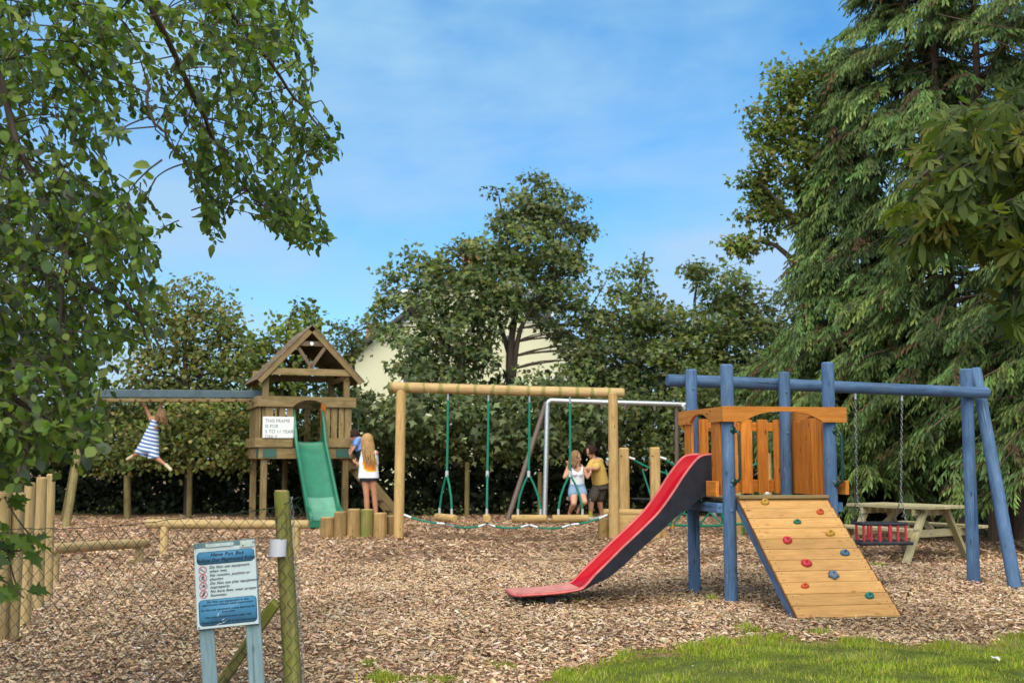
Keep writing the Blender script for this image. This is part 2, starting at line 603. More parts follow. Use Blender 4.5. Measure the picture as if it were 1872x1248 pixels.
gx = np.concatenate([np.linspace(-400, -16, 8), np.linspace(-14, 14, 150), np.linspace(16, 400, 8)])
gy = np.concatenate([np.linspace(-60, 3, 6), np.linspace(4, 26, 120), np.linspace(28, 700, 10)])
X, Y = np.meshgrid(gx, gy)
Z = undul(X, Y) * ((np.abs(X) < 15) & (Y > 3) & (Y < 27))
gv = np.stack([X, Y, Z], -1).reshape(-1, 3)
nx, ny = len(gx), len(gy)
I = np.arange(nx * ny).reshape(ny, nx)
q = np.stack([I[:-1, :-1], I[:-1, 1:], I[1:, 1:], I[1:, :-1]], -1).reshape(-1, 4)
tri = np.concatenate([q[:, [0, 1, 2]], q[:, [0, 2, 3]]])
tag(link('ground', np_mesh('ground', gv, tri, smooth=True), M['ground']), 'brown wood chip ground of the playground', None, None, 'structure')


def rot_zyx(yaw, pitch, roll):
    cy, sy, cp, sp, cr, sr = np.cos(yaw), np.sin(yaw), np.cos(pitch), np.sin(pitch), np.cos(roll), np.sin(roll)
    R = np.empty((len(yaw), 3, 3))
    R[:, 0, 0] = cy * cp; R[:, 0, 1] = cy * sp * sr - sy * cr; R[:, 0, 2] = cy * sp * cr + sy * sr
    R[:, 1, 0] = sy * cp; R[:, 1, 1] = sy * sp * sr + cy * cr; R[:, 1, 2] = sy * sp * cr - cy * sr
    R[:, 2, 0] = -sp; R[:, 2, 1] = cp * sr; R[:, 2, 2] = cp * cr
    return R


def scatter(tv, tt, pos, R, scale, cols):
    """tv k x 3 template (or n x k x 3), tt triangles -> vertex, triangle, colour arrays"""
    n, k = len(pos), tv.shape[-2]
    s = np.asarray(scale)
    s = s[:, None, None] if s.ndim == 1 else s[:, None, :]
    v = np.einsum('nij,nkj->nki', R, (tv if tv.ndim == 3 else tv[None]) * s) + pos[:, None, :]
    t = (tt[None] + (np.arange(n) * k)[:, None, None]).reshape(-1, 3)
    c = np.repeat(cols[:, None, :], k, 1)
    return v.reshape(-1, 3), t, c.reshape(-1, 3)


def pick(cols, n, jit=.15):
    c = np.array(cols)[rng.integers(0, len(cols), n)]
    return np.clip(c * (1 + jit * rng.standard_normal((n, 1))) * (1 + .05 * rng.standard_normal((n, 3))), .004, .9)


chip_cols = [(0.640, 0.437, 0.270), (0.563, 0.363, 0.205), (0.524, 0.335, 0.190), (0.601, 0.428, 0.280), (0.485, 0.312, 0.175), (0.407, 0.256, 0.140), (0.339, 0.209, 0.115), (0.242, 0.144, 0.080),
             (0.679, 0.512, 0.370), (0.466, 0.353, 0.250), (0.155, 0.088, 0.050), (0.427, 0.242, 0.135)]


def chips(n, y0, y1, lscale, simple):
    u = rng.random(n)
    y = np.sqrt(y0 ** 2 + u * (y1 ** 2 - y0 ** 2))
    x = (rng.random(n) * 2 - 1) * (y * .475 + 1.0)
    edge = lawn_top(x) + .10 * np.sin(x * 9) + rng.normal(0, .06, n)
    keep = (y > edge) & (rng.random(n) > hollow(x, y) * 13)
    x, y = x[keep], y[keep]; n = len(x)
    L = np.clip(rng.lognormal(math.log(.046), .42, n), .015, .13) * lscale
    W = np.clip(L * rng.uniform(.13, .42, n), .005, .026)
    Hh = rng.uniform(.003, .008, n)
    R = rot_zyx(rng.uniform(0, 2 * np.pi, n), rng.normal(0, .28, n), rng.normal(0, .35, n))
    pos = np.stack([x, y, undul(x, y) + rng.uniform(.002, .028, n)], 1)
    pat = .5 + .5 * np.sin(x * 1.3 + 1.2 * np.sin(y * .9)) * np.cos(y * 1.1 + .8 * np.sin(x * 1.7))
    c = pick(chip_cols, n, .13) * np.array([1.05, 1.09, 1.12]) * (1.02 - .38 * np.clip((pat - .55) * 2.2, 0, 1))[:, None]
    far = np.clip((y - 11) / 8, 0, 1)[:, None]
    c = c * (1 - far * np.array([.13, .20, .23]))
    if simple:
        tv = np.array([(-.5, -.5, 0), (.5, -.4, 0), (.5, .5, 0), (-.5, .4, 0), (0, 0, 1.)])
        tt = np.array([(0, 1, 4), (1, 2, 4), (2, 3, 4), (3, 0, 4)])
    else:
        tv = np.array([(-.5, -.4, 0), (.46, -.5, 0), (.5, .42, 0), (-.44, .5, 0), (-.48, -.36, 1), (.42, -.45, 1), (.48, .4, 1), (-.4, .45, 1.)])
        tt = np.array([(4, 5, 6), (4, 6, 7), (0, 1, 5), (0, 5, 4), (2, 3, 7), (2, 7, 6)])
    tvs = np.repeat(tv[None], n, 0) + rng.normal(0, .07, (n, len(tv), 3)) * np.array([1, 1, .5])
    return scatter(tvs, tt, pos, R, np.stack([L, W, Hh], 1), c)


parts_ = [chips(125000, 5.0, 13.5, .68, False), chips(56000, 13.0, 24.5, 1.25, True)]
vv, tt, cc, k = [], [], [], 0
for (v, t, c) in parts_:
    vv.append(v); tt.append(t + k); cc.append(c); k += len(v)
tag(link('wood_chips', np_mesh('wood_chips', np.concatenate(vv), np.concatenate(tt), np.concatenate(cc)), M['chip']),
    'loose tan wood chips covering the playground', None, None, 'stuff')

# lawn: a thin sheet of turf and the blades that grow on it
m, nt, b = new_mat('turf', .9, .1)
gp = nd(nt, 'ShaderNodeNewGeometry').outputs['Position']
nt.links.new(ramp(nt, noise(nt, gp, 9, 5, .6), [(.3, (.05, .065, .012)), (.7, (.13, .15, .03))]), b.inputs['Base Color'])
M['turf'] = m
ex = np.linspace(LE[0, 0], 7.0, 90)
top = lawn_top(ex) + .05 * np.sin(ex * 9) + .03 * np.sin(ex * 23)
rows = []
for f_ in np.linspace(0, 1, 14):
    yy = 4.0 + (top - 4.0) * f_
    rows.append([V3((x_, y_, float(undul(x_, y_)) + (.012 if f_ < .95 else -.02))) for x_, y_ in zip(ex, yy)])
tag(MB().strip(rows).build('lawn', M['turf']), 'short green lawn at the near edge of the wood chips', None, None, 'structure')


def blades(x, y, hmin, hmax):
    n = len(x)
    hh = rng.uniform(hmin, hmax, n)
    clump = .5 + .5 * np.sin(x * 7.3 + 2 * np.sin(y * 5)) * np.sin(y * 8.1 + 1.5 * np.sin(x * 4.1))
    hh *= .5 + .9 * clump * rng.uniform(.6, 1.3, n)
    tv = np.array([(-.045, 0, 0), (.045, 0, 0), (-.035, .12, .55), (.035, .12, .55), (0, .42, 1.)])
    tt = np.array([(0, 1, 3), (0, 3, 2), (2, 3, 4)])
    R = rot_zyx(rng.uniform(0, 2 * np.pi, n), rng.normal(0, .25, n), rng.normal(.1, .35, n))
    pos = np.stack([x, y, undul(x, y) + .006], 1)
    c = pick([(.31, .36, .035), (.38, .41, .042), (.25, .31, .03), (.42, .42, .06), (.19, .27, .03), (.46, .43, .12), (.32, .37, .035)], n, .16)
    dry = (rng.random(n) < .08 + .25 * (np.sin(x * 3.1 + 1) * np.sin(y * 4.3 + x) > .55) + .30 * (np.exp(-(((x - 3.35) / .35) ** 2 + ((y - 7.9) / .25) ** 2))))
    c[dry] = pick([(.42, .36, .18), (.36, .28, .13)], int(dry.sum()), .15)
    c *= (.72 + .45 * clump)[:, None]
    s = np.stack([hh * rng.uniform(1.0, 2.2, n), hh, hh], 1)
    return scatter(tv, tt, pos, R, s, c)


n = 112000
x = rng.uniform(LE[0, 0], 5.6, n); y = rng.uniform(5.4, 8.7, n)
e = lawn_top(x) + .06 * np.sin(x * 9) + .04 * np.sin(x * 23) + rng.normal(0, .035, n)
k = (y < e) & (x < y * .5 + .6)
sets = [blades(x[k], y[k], .015, .036)]
edge_n = 7000
x = rng.uniform(LE[1, 0], 5.2, edge_n)
y = lawn_top(x) + rng.normal(-.05, .07, edge_n)
tu = (np.sin(x * 11) + np.sin(x * 5.3 + 1)) > -.2
sets.append(blades(x[tu], y[tu], .025, .06))
for (cx, cy, r_, m_) in [(708, 1246, .05, 500), (790, 1244, .06, 800), (1060, 1098, .035, 120), (1300, 1098, .03, 60), (1607, 1035, .04, 160), (1375, 1160, .05, 200), (925, 1212, .04, 120), (1500, 1160, .05, 160), (672, 1218, .03, 80)]:
    g_ = G(cx, cy)
    sets.append(blades(rng.normal(g_.x, r_, m_), rng.normal(g_.y, r_ * .8, m_), .03, .06))
vv, tt, cc, k = [], [], [], 0
for (v, t, c) in sets:
    vv.append(v); tt.append(t + k); cc.append(c); k += len(v)
tag(link('grass', np_mesh('grass', np.concatenate(vv), np.concatenate(tt), np.concatenate(cc)), M['grass']),
    'short green grass blades with dry tufts along the chips', None, None, 'stuff')


# ------------------------------------------------------------------ blue play tower with slide, ramp and swing beam
UP = V3((0, 0, 1))
FL = G(1337, 1103)
th_ = rad(10)
U = V3((math.cos(th_), math.sin(th_), 0))
W = V3((-math.sin(th_), math.cos(th_), 0))
S = .955


def T(a, b_, z=0.0):
    return V3((FL.x, FL.y, 0)) + U * a + W * b_ + UP * z


RT = Matrix((U, W, UP)).transposed()
tower = thing('play_tower', 'orange and blue play tower with red slide, plank climbing ramp and long blue swing beam', 'climbing frame', T(0, 0))


def tpx(px, b_):
    """distance a along the face for a pixel column, at depth row b_"""
    k = (px - 936) / F
    o = T(0, b_)
    return (k * o.y - o.x) / (U.x - k * U.y)


def zpx(py, a, b_, px):
    return P(px, py, T(a, b_).y).z


PR = .0575
for (a, b_, px, py) in ((0, 0, 1331, 666), (S, 0, 1515, 662), (0, S, 1265, 675), (S, S, 1437, 680)):
    zt = P(px, py, T(a, b_).y).z
    MB().cyl(T(a, b_, -.25), T(a, b_, zt), PR, PR * .97, 24, .012).build('post', M['blue_wood'], tower)
bolts = MB()
for (a, b_, z) in ((0, 0, .80), (S, 0, .80), (0, 0, 1.02), (S, 0, 1.05), (0, S, 1.92), (S, S, 1.90), (S, S, 1.50)):
    c = T(a, b_ - PR, z)
    bolts.cyl(c + W * .004, c - W * .008, .013, .011, 10, .003)
bolts.build('bolt', M['blue_wood'], tower, kind='stuff')

# deck
DZ = .905
for i in range(7):
    b0 = .02 + i * .132
    MB().bar(T(-.03, b0 + .06, DZ - .018), T(S + .03, b0 + .06, DZ - .018), .125, .03, UP).build('deck_board', M['old_wood'], tower)
MB().box(T(-.085, S * .5 + .05, DZ - .085), (.05, S + .10, .085), RT).build('deck_beam', M['blue_wood'], tower)
MB().box(T(S + .085, S * .5 + .05, DZ - .085), (.05, S + .10, .085), RT).build('deck_beam', M['blue_wood'], tower)
MB().box(T(S * .5, S - .09, DZ - .085), (S - .12, .045, .085), RT).build('deck_beam', M['blue_wood'], tower)
MB().box(T(S * .5 - .01, -.055, DZ + .012), (S - .12, .10, .028), RT).build('deck_lip', M['old_wood'], tower)


# top rails with arches
def arch_rail(name, o, ax, L, z0, z1, c0, c1, ztop, th, mat):
    pts = [(0, z0), (c0, z0)]
    for i in range(15):
        t = i / 14
        q = c0 + (c1 - c0) * t
        pts.append((q, z0 + .012 + (ztop - z0 - .012) * (1 - abs(2 * t - 1) ** 2.6)))
    pts += [(c1, z0), (L, z0), (L, z1), (0, z1)]
    return MB().prism(pts, o, ax, UP, th).build(name, mat, tower, 40)


zf0, zf1 = 1.572, 1.706
a0, a1 = tpx(1319, -.078), tpx(1545, -.078)
arch_rail('front_rail', T(a0, -.062), U, a1 - a0, zf0, zf1, tpx(1361, -.08) - a0, tpx(1500, -.08) - a0, zf1 - .042, .034, M['orange_rail'])
lb0, lb1 = -.058, 1.12
arch_rail('side_rail', T(a0 + .036, lb0) , W, lb1 - lb0, zf0 + .002, zf1 - .002, .27 - lb0, .79 - lb0, zf1 - .045, -.034, M['orange_rail'])
arch_rail('side_rail', T(S + .132, -.05), W, lb1 + .05, zf0 + .002, zf1 - .002, .25, .82, zf1 - .045, -.034, M['orange_rail'])
MB().box(T(S * .5, S + .105, 1.560), (S + .12, .03, .085), RT).build('back_rail', M['orange_rail'], tower)
MB().box(T(S * .5, S + .105, .985), (S + .12, .03, .12), RT).build('back_rail', M['orange_wood'], tower)


def board(o, ax, w, z0, z1, th, dz=.012, mat='orange_wood'):
    pts = [(0, z0), (w, z0), (w, z1 - dz * .6)]
    for i in range(5):
        t = i / 4
        pts.append((w * (1 - t), z1 + dz * math.sin(math.pi * t) * .5 - dz * .3))
    pts.append((0, z1 - dz * .6))
    mb = MB().prism(pts, o, ax, UP, th)
    mb.g = [(g[1], g[0], g[2]) for g in mb.g]           # grain runs up the board
    return mb.build('board', M[mat], tower, 40)


bb = S + .085
for (l_, r_) in ((1255, 1272), (1275, 1292), (1303, 1321), (1326, 1345), (1352, 1371.5), (1382, 1400.5), (1411.5, 1429)):   # back panel: gaps between its boards
    a = tpx(l_, bb)
    board(T(a, bb), U, tpx(r_, bb) - a, .915, 1.632, .024)
for i in range(8):                                                   # closed panel on the far side
    b_ = .07 + i * .119
    board(T(S + .066 + .005 * (i % 2) + rnd.uniform(0, .003), b_), W, .104, .915, 1.565 + .065 * math.sin(math.pi * (i + .5) / 8), .022, .006)
for b_, w in ((.045, .10), (.15, .105), (.80, .10), (.91, .09)):     # left side, either side of the slide
    board(T(-.062, b_), W, w, .93, 1.585, .022, .004)
MB().box(T(-.10, .14, .985), (.034, .25, .135), RT).build('lower_rail', M['orange_wood'], tower)
MB().box(T(-.10, .90, .985), (.034, .22, .135), RT).build('lower_rail', M['orange_wood'], tower)
MB().box(T(S + .112, .46, .995), (.034, 1.1, .125), RT).build('lower_rail', M['orange_rail'], tower)

# green grab handles on the two front posts
for (a, px, y0, y1) in ((0, 1339, 786, 881), (S, 1523, 788, 884)):
    d = (U * .62 - W * .78).normalized()
    yy = T(a, 0).y
    z1, z0 = P(px, y0, yy).z, P(px, y1, yy).z
    c = T(a, 0) + d * (PR - .002)
    hd = MB()
    pts = [c + UP * z1]
    for t in (0, .25, .5, .75, 1):
        ang = t * math.pi / 2
        pts.append(c + d * (.055 * math.sin(ang)) + UP * (z1 - .045 * (1 - math.cos(ang))))
    for t in (0, .25, .5, .75, 1):
        ang = (1 - t) * math.pi / 2
        pts.append(c + d * (.055 * math.sin(ang)) + UP * (z0 + .045 * (1 - math.cos(ang))))
    pts.append(c + UP * z0)
    h_ = hd.tube(pts, .0125, 10).build('grab_handle', M['green_steel'], tower, 60)
    for z in (z0, z1):
        MB().cyl(c + UP * z - d * .012, c + UP * z + d * .009, .038, .034, 18, .004).build('flange', M['green_steel'], h_)

# climbing ramp
rt0, rt1 = T(.056, -.068, .905), T(.876, -.068, .905)
rb0, rb1 = T(.108, -1.125, .030), T(.972, -1.125, .030)
NP = 11
rn = (rt1 - rt0).cross(rb0 - rt0).normalized()
if rn.z < 0: rn = -rn
for i in range(NP):
    t0, t1 = (i + .012) / NP, (i + .988) / NP
    q = [rt0.lerp(rb0, t0), rt1.lerp(rb1, t0), rt1.lerp(rb1, t1), rt0.lerp(rb0, t1)]
    jit = rnd.uniform(-.0015, .0015)
    c = sum(q, V3()) / 4 - rn * (.014 + jit)
    x = (q[1] - q[0]).normalized(); y = rn.cross(x)
    MB().box(c, ((q[1] - q[0]).length + rnd.uniform(-.004, .004), (q[3] - q[0]).length, .028), Matrix((x, y, rn)).transposed(), .003).build('plank', M['ramp_wood'], tower)
for s0, s1, sg in ((rt0, rb0, 1), (rt1, rb1, -1)):
    xx = (rt1 - rt0).normalized() * sg
    p0, p1 = s0 + xx * .02 - rn * .075, s1 + xx * .02 - rn * .075
    MB().bar(p0 + (p0 - p1) * .02, p1 + (p1 - p0) * .06, .035, .09, rn).build('ramp_stringer', M['blue_wood'], tower)
    MB().bar(s0 - xx * .004 - rn * .014, s1 - xx * .004 - rn * .014, .005, .026, rn, .001).build('ramp_edge', M['plank_end'], tower)
e0, e1 = rb0 - rn * .026 + (rb0 - rt0).normalized() * .006, rb1 - rn * .026 + (rb0 - rt0).normalized() * .006
MB().bar(e0, e1, .045, .012, rn.cross(U), .002).build('ramp_end_batten', M['old_wood'], tower)
scr = MB()
for i in range(NP):
    for e in (.055, .945):
        for t in (.25, .78):
            p = rt0.lerp(rb0, (i + t) / NP).lerp(rt1.lerp(rb1, (i + t) / NP), e + rnd.uniform(-.006, .006))
            scr.cyl(p - rn * .002, p + rn * .0015, .0042, .0042, 6, .0005)
scr.build('screw', M['ink'], tower, kind='stuff')

hold_cols = {'yellow': (.45, .26, .035), 'orange': (.50, .07, .02), 'green': (.02, .15, .09), 'red': (.42, .02, .03), 'blue': (.06, .12, .18), 'slate': (.09, .13, .18), 'teal': (.012, .145, .13)}
for k_, c_ in hold_cols.items():
    M['hold_' + k_] = plain(k_ + ' climbing hold', c_, .55, .35, var=.2, scale=30)
for (px, py, cn, kind, r) in ((1398, 919, 'yellow', 0, .039), (1499, 937, 'orange', 0, .036), (1457, 955, 'green', 0, .033), (1517, 976, 'yellow', 0, .040), (1439, 988, 'red', 1, .041),
                              (1544, 1012, 'blue', 2, .040), (1474, 1030, 'red', 1, .043), (1523, 1052, 'slate', 3, .042), (1471, 1072, 'orange', 0, .033), (1589, 1090, 'teal', 0, .039)):
    c = on_plane(px, py, rt0, rn)
    x = (rt1 - rt0).normalized(); y = rn.cross(x)
    R = Matrix((x, y, rn)).transposed()
    hb = MB()
    nu, rings = 18, [(1.0, 0), (1.02, .25), (.93, .62), (.74, .9), (.48, 1.0), (.30, 1.0), (.22, .72), (.16, .68)]
    ph = rnd.uniform(0, 6)
    rows = []
    for (rr, hh) in rings:
        row = []
        for j in range(nu):
            an = 2 * math.pi * j / nu
            sx, sy = (1.0, .62) if kind in (0, 2) else (1, .95)
            wv = 1 + (.16 * math.cos(5 * an + ph) if kind == 3 else .07 * math.cos(2 * an + ph) + .05 * math.cos(3 * an)) * min(1, rr * 1.2)
            lift = hh * (1 + (.35 if kind in (0, 2) else .1) * math.sin(an)) * r * (.78 if kind != 1 else .62)
            row.append(c + R @ V3((rr * r * sx * wv * math.cos(an), rr * r * sy * wv * math.sin(an), lift + .001)))
        rows.append(row)
    hb.strip(rows, True)
    k0 = len(hb.v) - nu
    hb.f.append(tuple(k0 + j for j in range(nu)))
    ho = hb.build('climbing_hold', M['hold_' + cn], tower, 50, label=cn + ' moulded climbing hold on the plank ramp')
    MB().cyl(c + rn * r * .40, c + rn * r * .56, r * .14, r * .14, 10, .001).build('bolt_hole', M['ink'], ho)
st = MB().ball(T(.33, -.05, DZ + .04), (.022, .016, .018), None, 9, 6).build('stone', M['stone'], None)
tag(st, 'small pale stone lying at the top edge of the plank ramp', 'stone')

# red slide, leaving the tower's left side
SB = .53
near_px = [(1307, 828), (1291, 829), (1278, 833), (1266, 845), (1250, 866), (1233, 892), (1215, 918), (1199, 938), (1170, 967), (1138, 997), (1110, 1025), (1085, 1050), (1072, 1065), (1058, 1075), (1014, 1082), (953, 1086)]
low_py = [903, 906, 912, 921, 933, 945, 962, 977, 1003, 1033, 1056, 1068, 1075, 1081, 1087, 1090]
bn, bf = .285, .775
st_ = []
for (px, py), ly in zip(near_px, low_py):
    a = tpx(px, bn)
    y_ = T(a, bn).y
    st_.append((a, P(px, py, y_).z, P(px, ly, y_).z))


def fine(seq, k=3):
    out = []
    n = len(seq)
    for i in range(n - 1):
        p0, p1, p2, p3 = seq[max(i - 1, 0)], seq[i], seq[i + 1], seq[min(i + 2, n - 1)]
        for j in range(k):
            t = j / k
            out.append(tuple(.5 * ((2 * b_) + (-a_ + c_) * t + (2 * a_ - 5 * b_ + 4 * c_ - d_) * t * t + (-a_ + 3 * b_ - 3 * c_ + d_) * t ** 3)
                             for a_, b_, c_, d_ in zip(p0, p1, p2, p3)))
    out.append(seq[-1])
    return out


st_ = fine(st_)
mid_rows, rim_n, rim_f, sk_n, sk_f, under = [], [], [], [], [], []
ns = len(st_)
for i, (a, z, zl) in enumerate(st_):
    t = i / (ns - 1)
    dep = .115 * (1 - max(0, (t - .55) / .45) ** 1.2) + .012 if t > .55 else .127
    dep = max(.006, min(dep, z - zl - .016))
    rw = .05
    row = []
    for (bb, dz) in ((bn + rw, -.006), (bn + rw + .010, -.03 * dep / .127), (bn + rw + .022, -.75 * dep), (bn + rw + .05, -.97 * dep), (SB, -dep),
                     (bf - rw - .05, -.97 * dep), (bf - rw - .022, -.75 * dep), (bf - rw - .010, -.03 * dep / .127), (bf - rw, -.006)):
        row.append(T(a, bb, z + dz))
    mid_rows.append(row)
    for rim, b0, b1 in ((rim_n, bn, bn + rw + .006), (rim_f, bf - rw - .006, bf)):
        bm, hw = (b0 + b1) / 2, (b1 - b0) / 2
        rim.append([T(a, bm + hw * math.cos(q) , z - .012 + .014 * math.sin(q)) for q in [2 * math.pi * j / 10 for j in range(10)]])
    zl2 = min(zl, z - .024)
    sk_n.append([T(a, bn + .004, z - .012), T(a, bn + .008, (z + zl2) / 2), T(a, bn + .014, zl2)])
    sk_f.append([T(a, bf - .014, zl2), T(a, bf - .008, (z + zl2) / 2), T(a, bf - .004, z - .012)])
    under.append([T(a, bn + .014, zl2), T(a, SB, zl2), T(a, bf - .014, zl2)])
slide = MB().strip([r[::-1] for r in mid_rows]).build('slide_chute', M['red'], tower, 60)
a_, z_, zl_ = st_[-1]
for r_ in (rim_n, rim_f):
    MB().strip(r_, True).build('rim', M['rim_red'], slide, 60)
sh = MB().strip(sk_n).strip(sk_f).strip(under)
sh.build('shell', M['frame_black'], slide, 40)
# worn flat end of the chute
lip = MB()
lr = []
for (a, z, zl) in st_[-7:]:
    lr.append([T(a, bn + .02 + (bf - bn - .04) * j / 8, z + .003) for j in range(9)])
an = st_[-1][0]
lr.append([T(an - .055, bn + .09 + (bf - bn - .12) * j / 8, z_ + .001) for j in range(9)])
lip.strip([r[::-1] for r in lr])
lip.build('worn_lip', M['lip_red'], slide, 60)
lipe = MB()
edge = [T(an, bn + .002, z_ - .012), T(an - .03, bn + .03, z_ - .012), T(an - .058, bn + .09, z_ - .012), T(an - .06, SB, z_ - .012), T(an - .058, bf - .05, z_ - .012), T(an - .02, bf - .004, z_ - .012)]
lipe.tube(edge, .014, 8)
lipe.build('lip_edge', M['rim_red'], slide, 60)
lu = MB().tube([e_ - UP * .014 for e_ in edge], .009, 6)
lu.build('lip_trim', M['frame_black'], slide, 60)
fa = tpx(1003, bn + .1)
MB().box(T(fa, SB - .06, z_ / 2 - .10), (.085, .22, z_ + .14), RT).build('foot', M['frame_black'], slide)

# swing beam and its A frame
A1 = G(1780, 1063)
bq0, bq1 = P(1219, 695, T(-.25, S + .12).y), P(1806, 717.5, 11.55)
MB().cyl(bq0, bq1, .061, .0575, 22, .01, .003).build('swing_beam', M['blue_wood'], tower)
A1t = P(1766, 674, A1.y - .02)
MB().cyl(A1 - UP * .2 + (A1 - A1t).normalized() * .05, A1t, .064, .060, 22, .012).build('leg', M['blue_wood'], tower)
A2 = G(1856, 1074)
A2t = P(1783, 674, A1.y + .16)
MB().cyl(A2 + (A2 - A2t).normalized() * .2, A2t, .066, .060, 22, .012).build('leg', M['blue_wood'], tower)


# chains with real links
def link_path(c, d, s_, L, w, n=8):
    out = []
    for i in range(n):
        an = 2 * math.pi * i / n
        out.append(c + d * (math.cos(an) * L * .5) + s_ * (math.sin(an) * w * .5))
    return out


def chain(mb, p0, p1, pitch=.026, wire=.0028, w=.017, sag=0.0, n=5):
    L = (p1 - p0).length
    k = max(2, int(L / pitch))
    d = (p1 - p0).normalized()
    s0 = d.orthogonal().normalized(); s1 = d.cross(s0)
    for i in range(k):
        t = (i + .5) / k
        c = p0.lerp(p1, t) - UP * sag * 4 * t * (1 - t)
        mb.tube(link_path(c, d, s0 if i % 2 else s1, pitch * 1.45, w), wire, n, False, True)
    return mb


# toddler swing
def beam_at(px):
    k = (px - 936) / F
    t = (k * bq0.y - bq0.x) / ((bq1.x - bq0.x) - k * (bq1.y - bq0.y))
    return bq0.lerp(bq1, t)


hL, hR = beam_at(1564), beam_at(1649)
sy = (hL.y + hR.y) / 2 - .25
sl, sr = P(1577, 958, sy), P(1657, 959, sy + .06)
sx = (sr - sl).normalized(); sx.z = 0; sx.normalize()
syv = UP.cross(sx)
sz_top = sl.z; wS = (sr - sl).length; dS = .26
sw = thing('toddler_swing', 'black cradle swing seat with red bars hanging on chains from the blue beam', 'swing', sl + sx * wS / 2 - UP * .2)
RS = Matrix((sx, syv, UP)).transposed()
o0 = sl.copy()
seat_z = P(1600, 993, sy).z
MB().box(o0 + sx * wS / 2 + syv * (dS / 2 - .02) + UP * (seat_z - sz_top), (wS + .10, dS + .06, .035), RS, .012).build('seat', M['black'], sw)
for (c, sz_) in ((sx * wS / 2, (wS + .03, .03, .028)), (sx * wS / 2 + syv * (dS - .02), (wS + .03, .03, .028))):
    MB().box(o0 + c, sz_, RS, .008).build('top_bar', M['black'], sw)
for e in (.0, wS):
    MB().box(o0 + sx * e + syv * (dS / 2 - .01), (.028, dS - .05, .027), RS, .008).build('side_bar', M['black'], sw)
M['bar_red'] = plain('faded red bar', (.50, .035, .055), .5, .35, var=.25, scale=25)
for i, f_ in enumerate((.02, .19, .385, .62, .80, .98)):
    p = o0 + sx * (wS * f_)
    MB().cyl(p - UP * .012, p + UP * (seat_z - sz_top + .015), .013 if i not in (2, 3) else .018, None, 10, .003).build('bar', M['bar_red'], sw)
for f_ in (.1, .37, .63, .9):
    p = o0 + sx * (wS * f_) + syv * (dS - .02)
    MB().cyl(p - UP * .012, p + UP * (seat_z - sz_top + .015), .013, None, 8, .003).build('bar', M['bar_red'], sw)
for hk, e in ((hL, .0), (hR, wS)):
    jn = hk + (o0 + sx * e + syv * dS * .45 - hk) * .80
    sh_ = MB().cyl(hk - UP * .055, hk - UP * .12, .012, .012, 8, .003).build('shackle', M['steel'], sw)
    chain(MB(), hk - UP * .11, jn, .030, .0027, .019).build('chain', M['chain'], sw, 60)
    for q in (0, dS - .02):
        chain(MB(), jn, o0 + sx * e + syv * q + UP * .01, .030, .0027, .019).build('chain', M['chain'], sw, 60)

# ------------------------------------------------------------------ picnic table
pl0 = G(1655, 1029)
al = rad(57)
LX = V3((-math.cos(al), math.sin(al), 0))          # along the table
SX = V3((math.sin(al), math.cos(al), 0))           # across it
if SX.x < 0: SX = -SX
pc = thing('picnic_table', 'pale timber picnic table with fixed benches behind the toddler swing', 'picnic table', pl0 + SX * .55)
tz = .655
cen = pl0 + SX * .60 + LX * .44                     # plan centre of the frame
def K(l, s_, z): return V3((cen.x, cen.y, 0)) + LX * l + SX * s_ + UP * z
Lh = .63
for i in range(5):
    s_ = -.30 + i * .15
    MB().bar(K(-Lh, s_, tz), K(Lh, s_, tz), .132, .038, UP).build('table_board', M['picnic'], pc)
for sg in (-1, 1):
    for j in range(2):
        s_ = sg * (.60 + .13 * j)
        MB().bar(K(-Lh, s_, .40), K(Lh, s_, .40), .12, .036, UP).build('bench_board', M['picnic'], pc)
for l in (-.44, .44):
    for sg in (-1, 1):
        MB().bar(K(l, sg * .60, -.02), K(l, sg * .20, tz - .02), .045, .095, LX).build('leg', M['picnic'], pc)
    lo = l + (.05 if l < 0 else -.05)
    MB().bar(K(lo, -.74, .335), K(lo, .74, .335), .042, .095, UP).build('bench_bearer', M['picnic'], pc)
    MB().bar(K(lo, -.36, tz - .062), K(lo, .36, tz - .062), .042, .08, UP).build('top_bearer', M['picnic'], pc)
    MB().bar(K(lo, 0, .37), K(lo * .15, 0, tz - .03), .04, .07, UP).build('brace', M['picnic'], pc)


# ------------------------------------------------------------------ house behind the trees
M['render_cream'] = plain('cream house render', (.66, .64, .43), .9, .1, var=.05, scale=.6)
M['slate'] = plain('grey slate', (.09, .095, .11), .8, .2, var=.3, scale=8)
M['chimney'] = plain('orange brick', (.42, .15, .08), .9, .1, var=.3, scale=9)
HY = 38.0
hl, hr, hp = P(640, 652, HY), P(1092, 652, HY), P(862, 492, HY)
house = thing('house', 'cream rendered house with a slate gable roof half hidden by the trees', 'house', (hp.x, HY + 4, 0))
DEPTH = 9.0
pts = [(hl.x, -.1), (hr.x, -.1), (hr.x, hr.z), (hp.x, hp.z), (hl.x, hl.z)]
MB().prism(pts, (0, HY + .3, 0), (1, 0, 0), (0, 0, 1), -DEPTH).build('wall', M['render_cream'], house)
for e, sg in ((hl, -1), (hr, 1)):
    d = (e - hp); d.y = 0
    d.normalize()
    q0 = V3((hp.x, HY, hp.z + .13)) - d * .02; q1 = V3((e.x, HY, e.z + .13)) + d * .45
    n_ = V3((0, 1, 0)).cross(d); n_ = n_ if n_.z > 0 else -n_
    MB().box((q0 + q1) / 2 + V3((0, DEPTH / 2 + .15, 0)), ((q1 - q0).length, DEPTH + .5, .12), Matrix((d, V3((0, 1, 0)), d.cross(V3((0, 1, 0))))).transposed(), .02).build('roof', M['slate'], house)
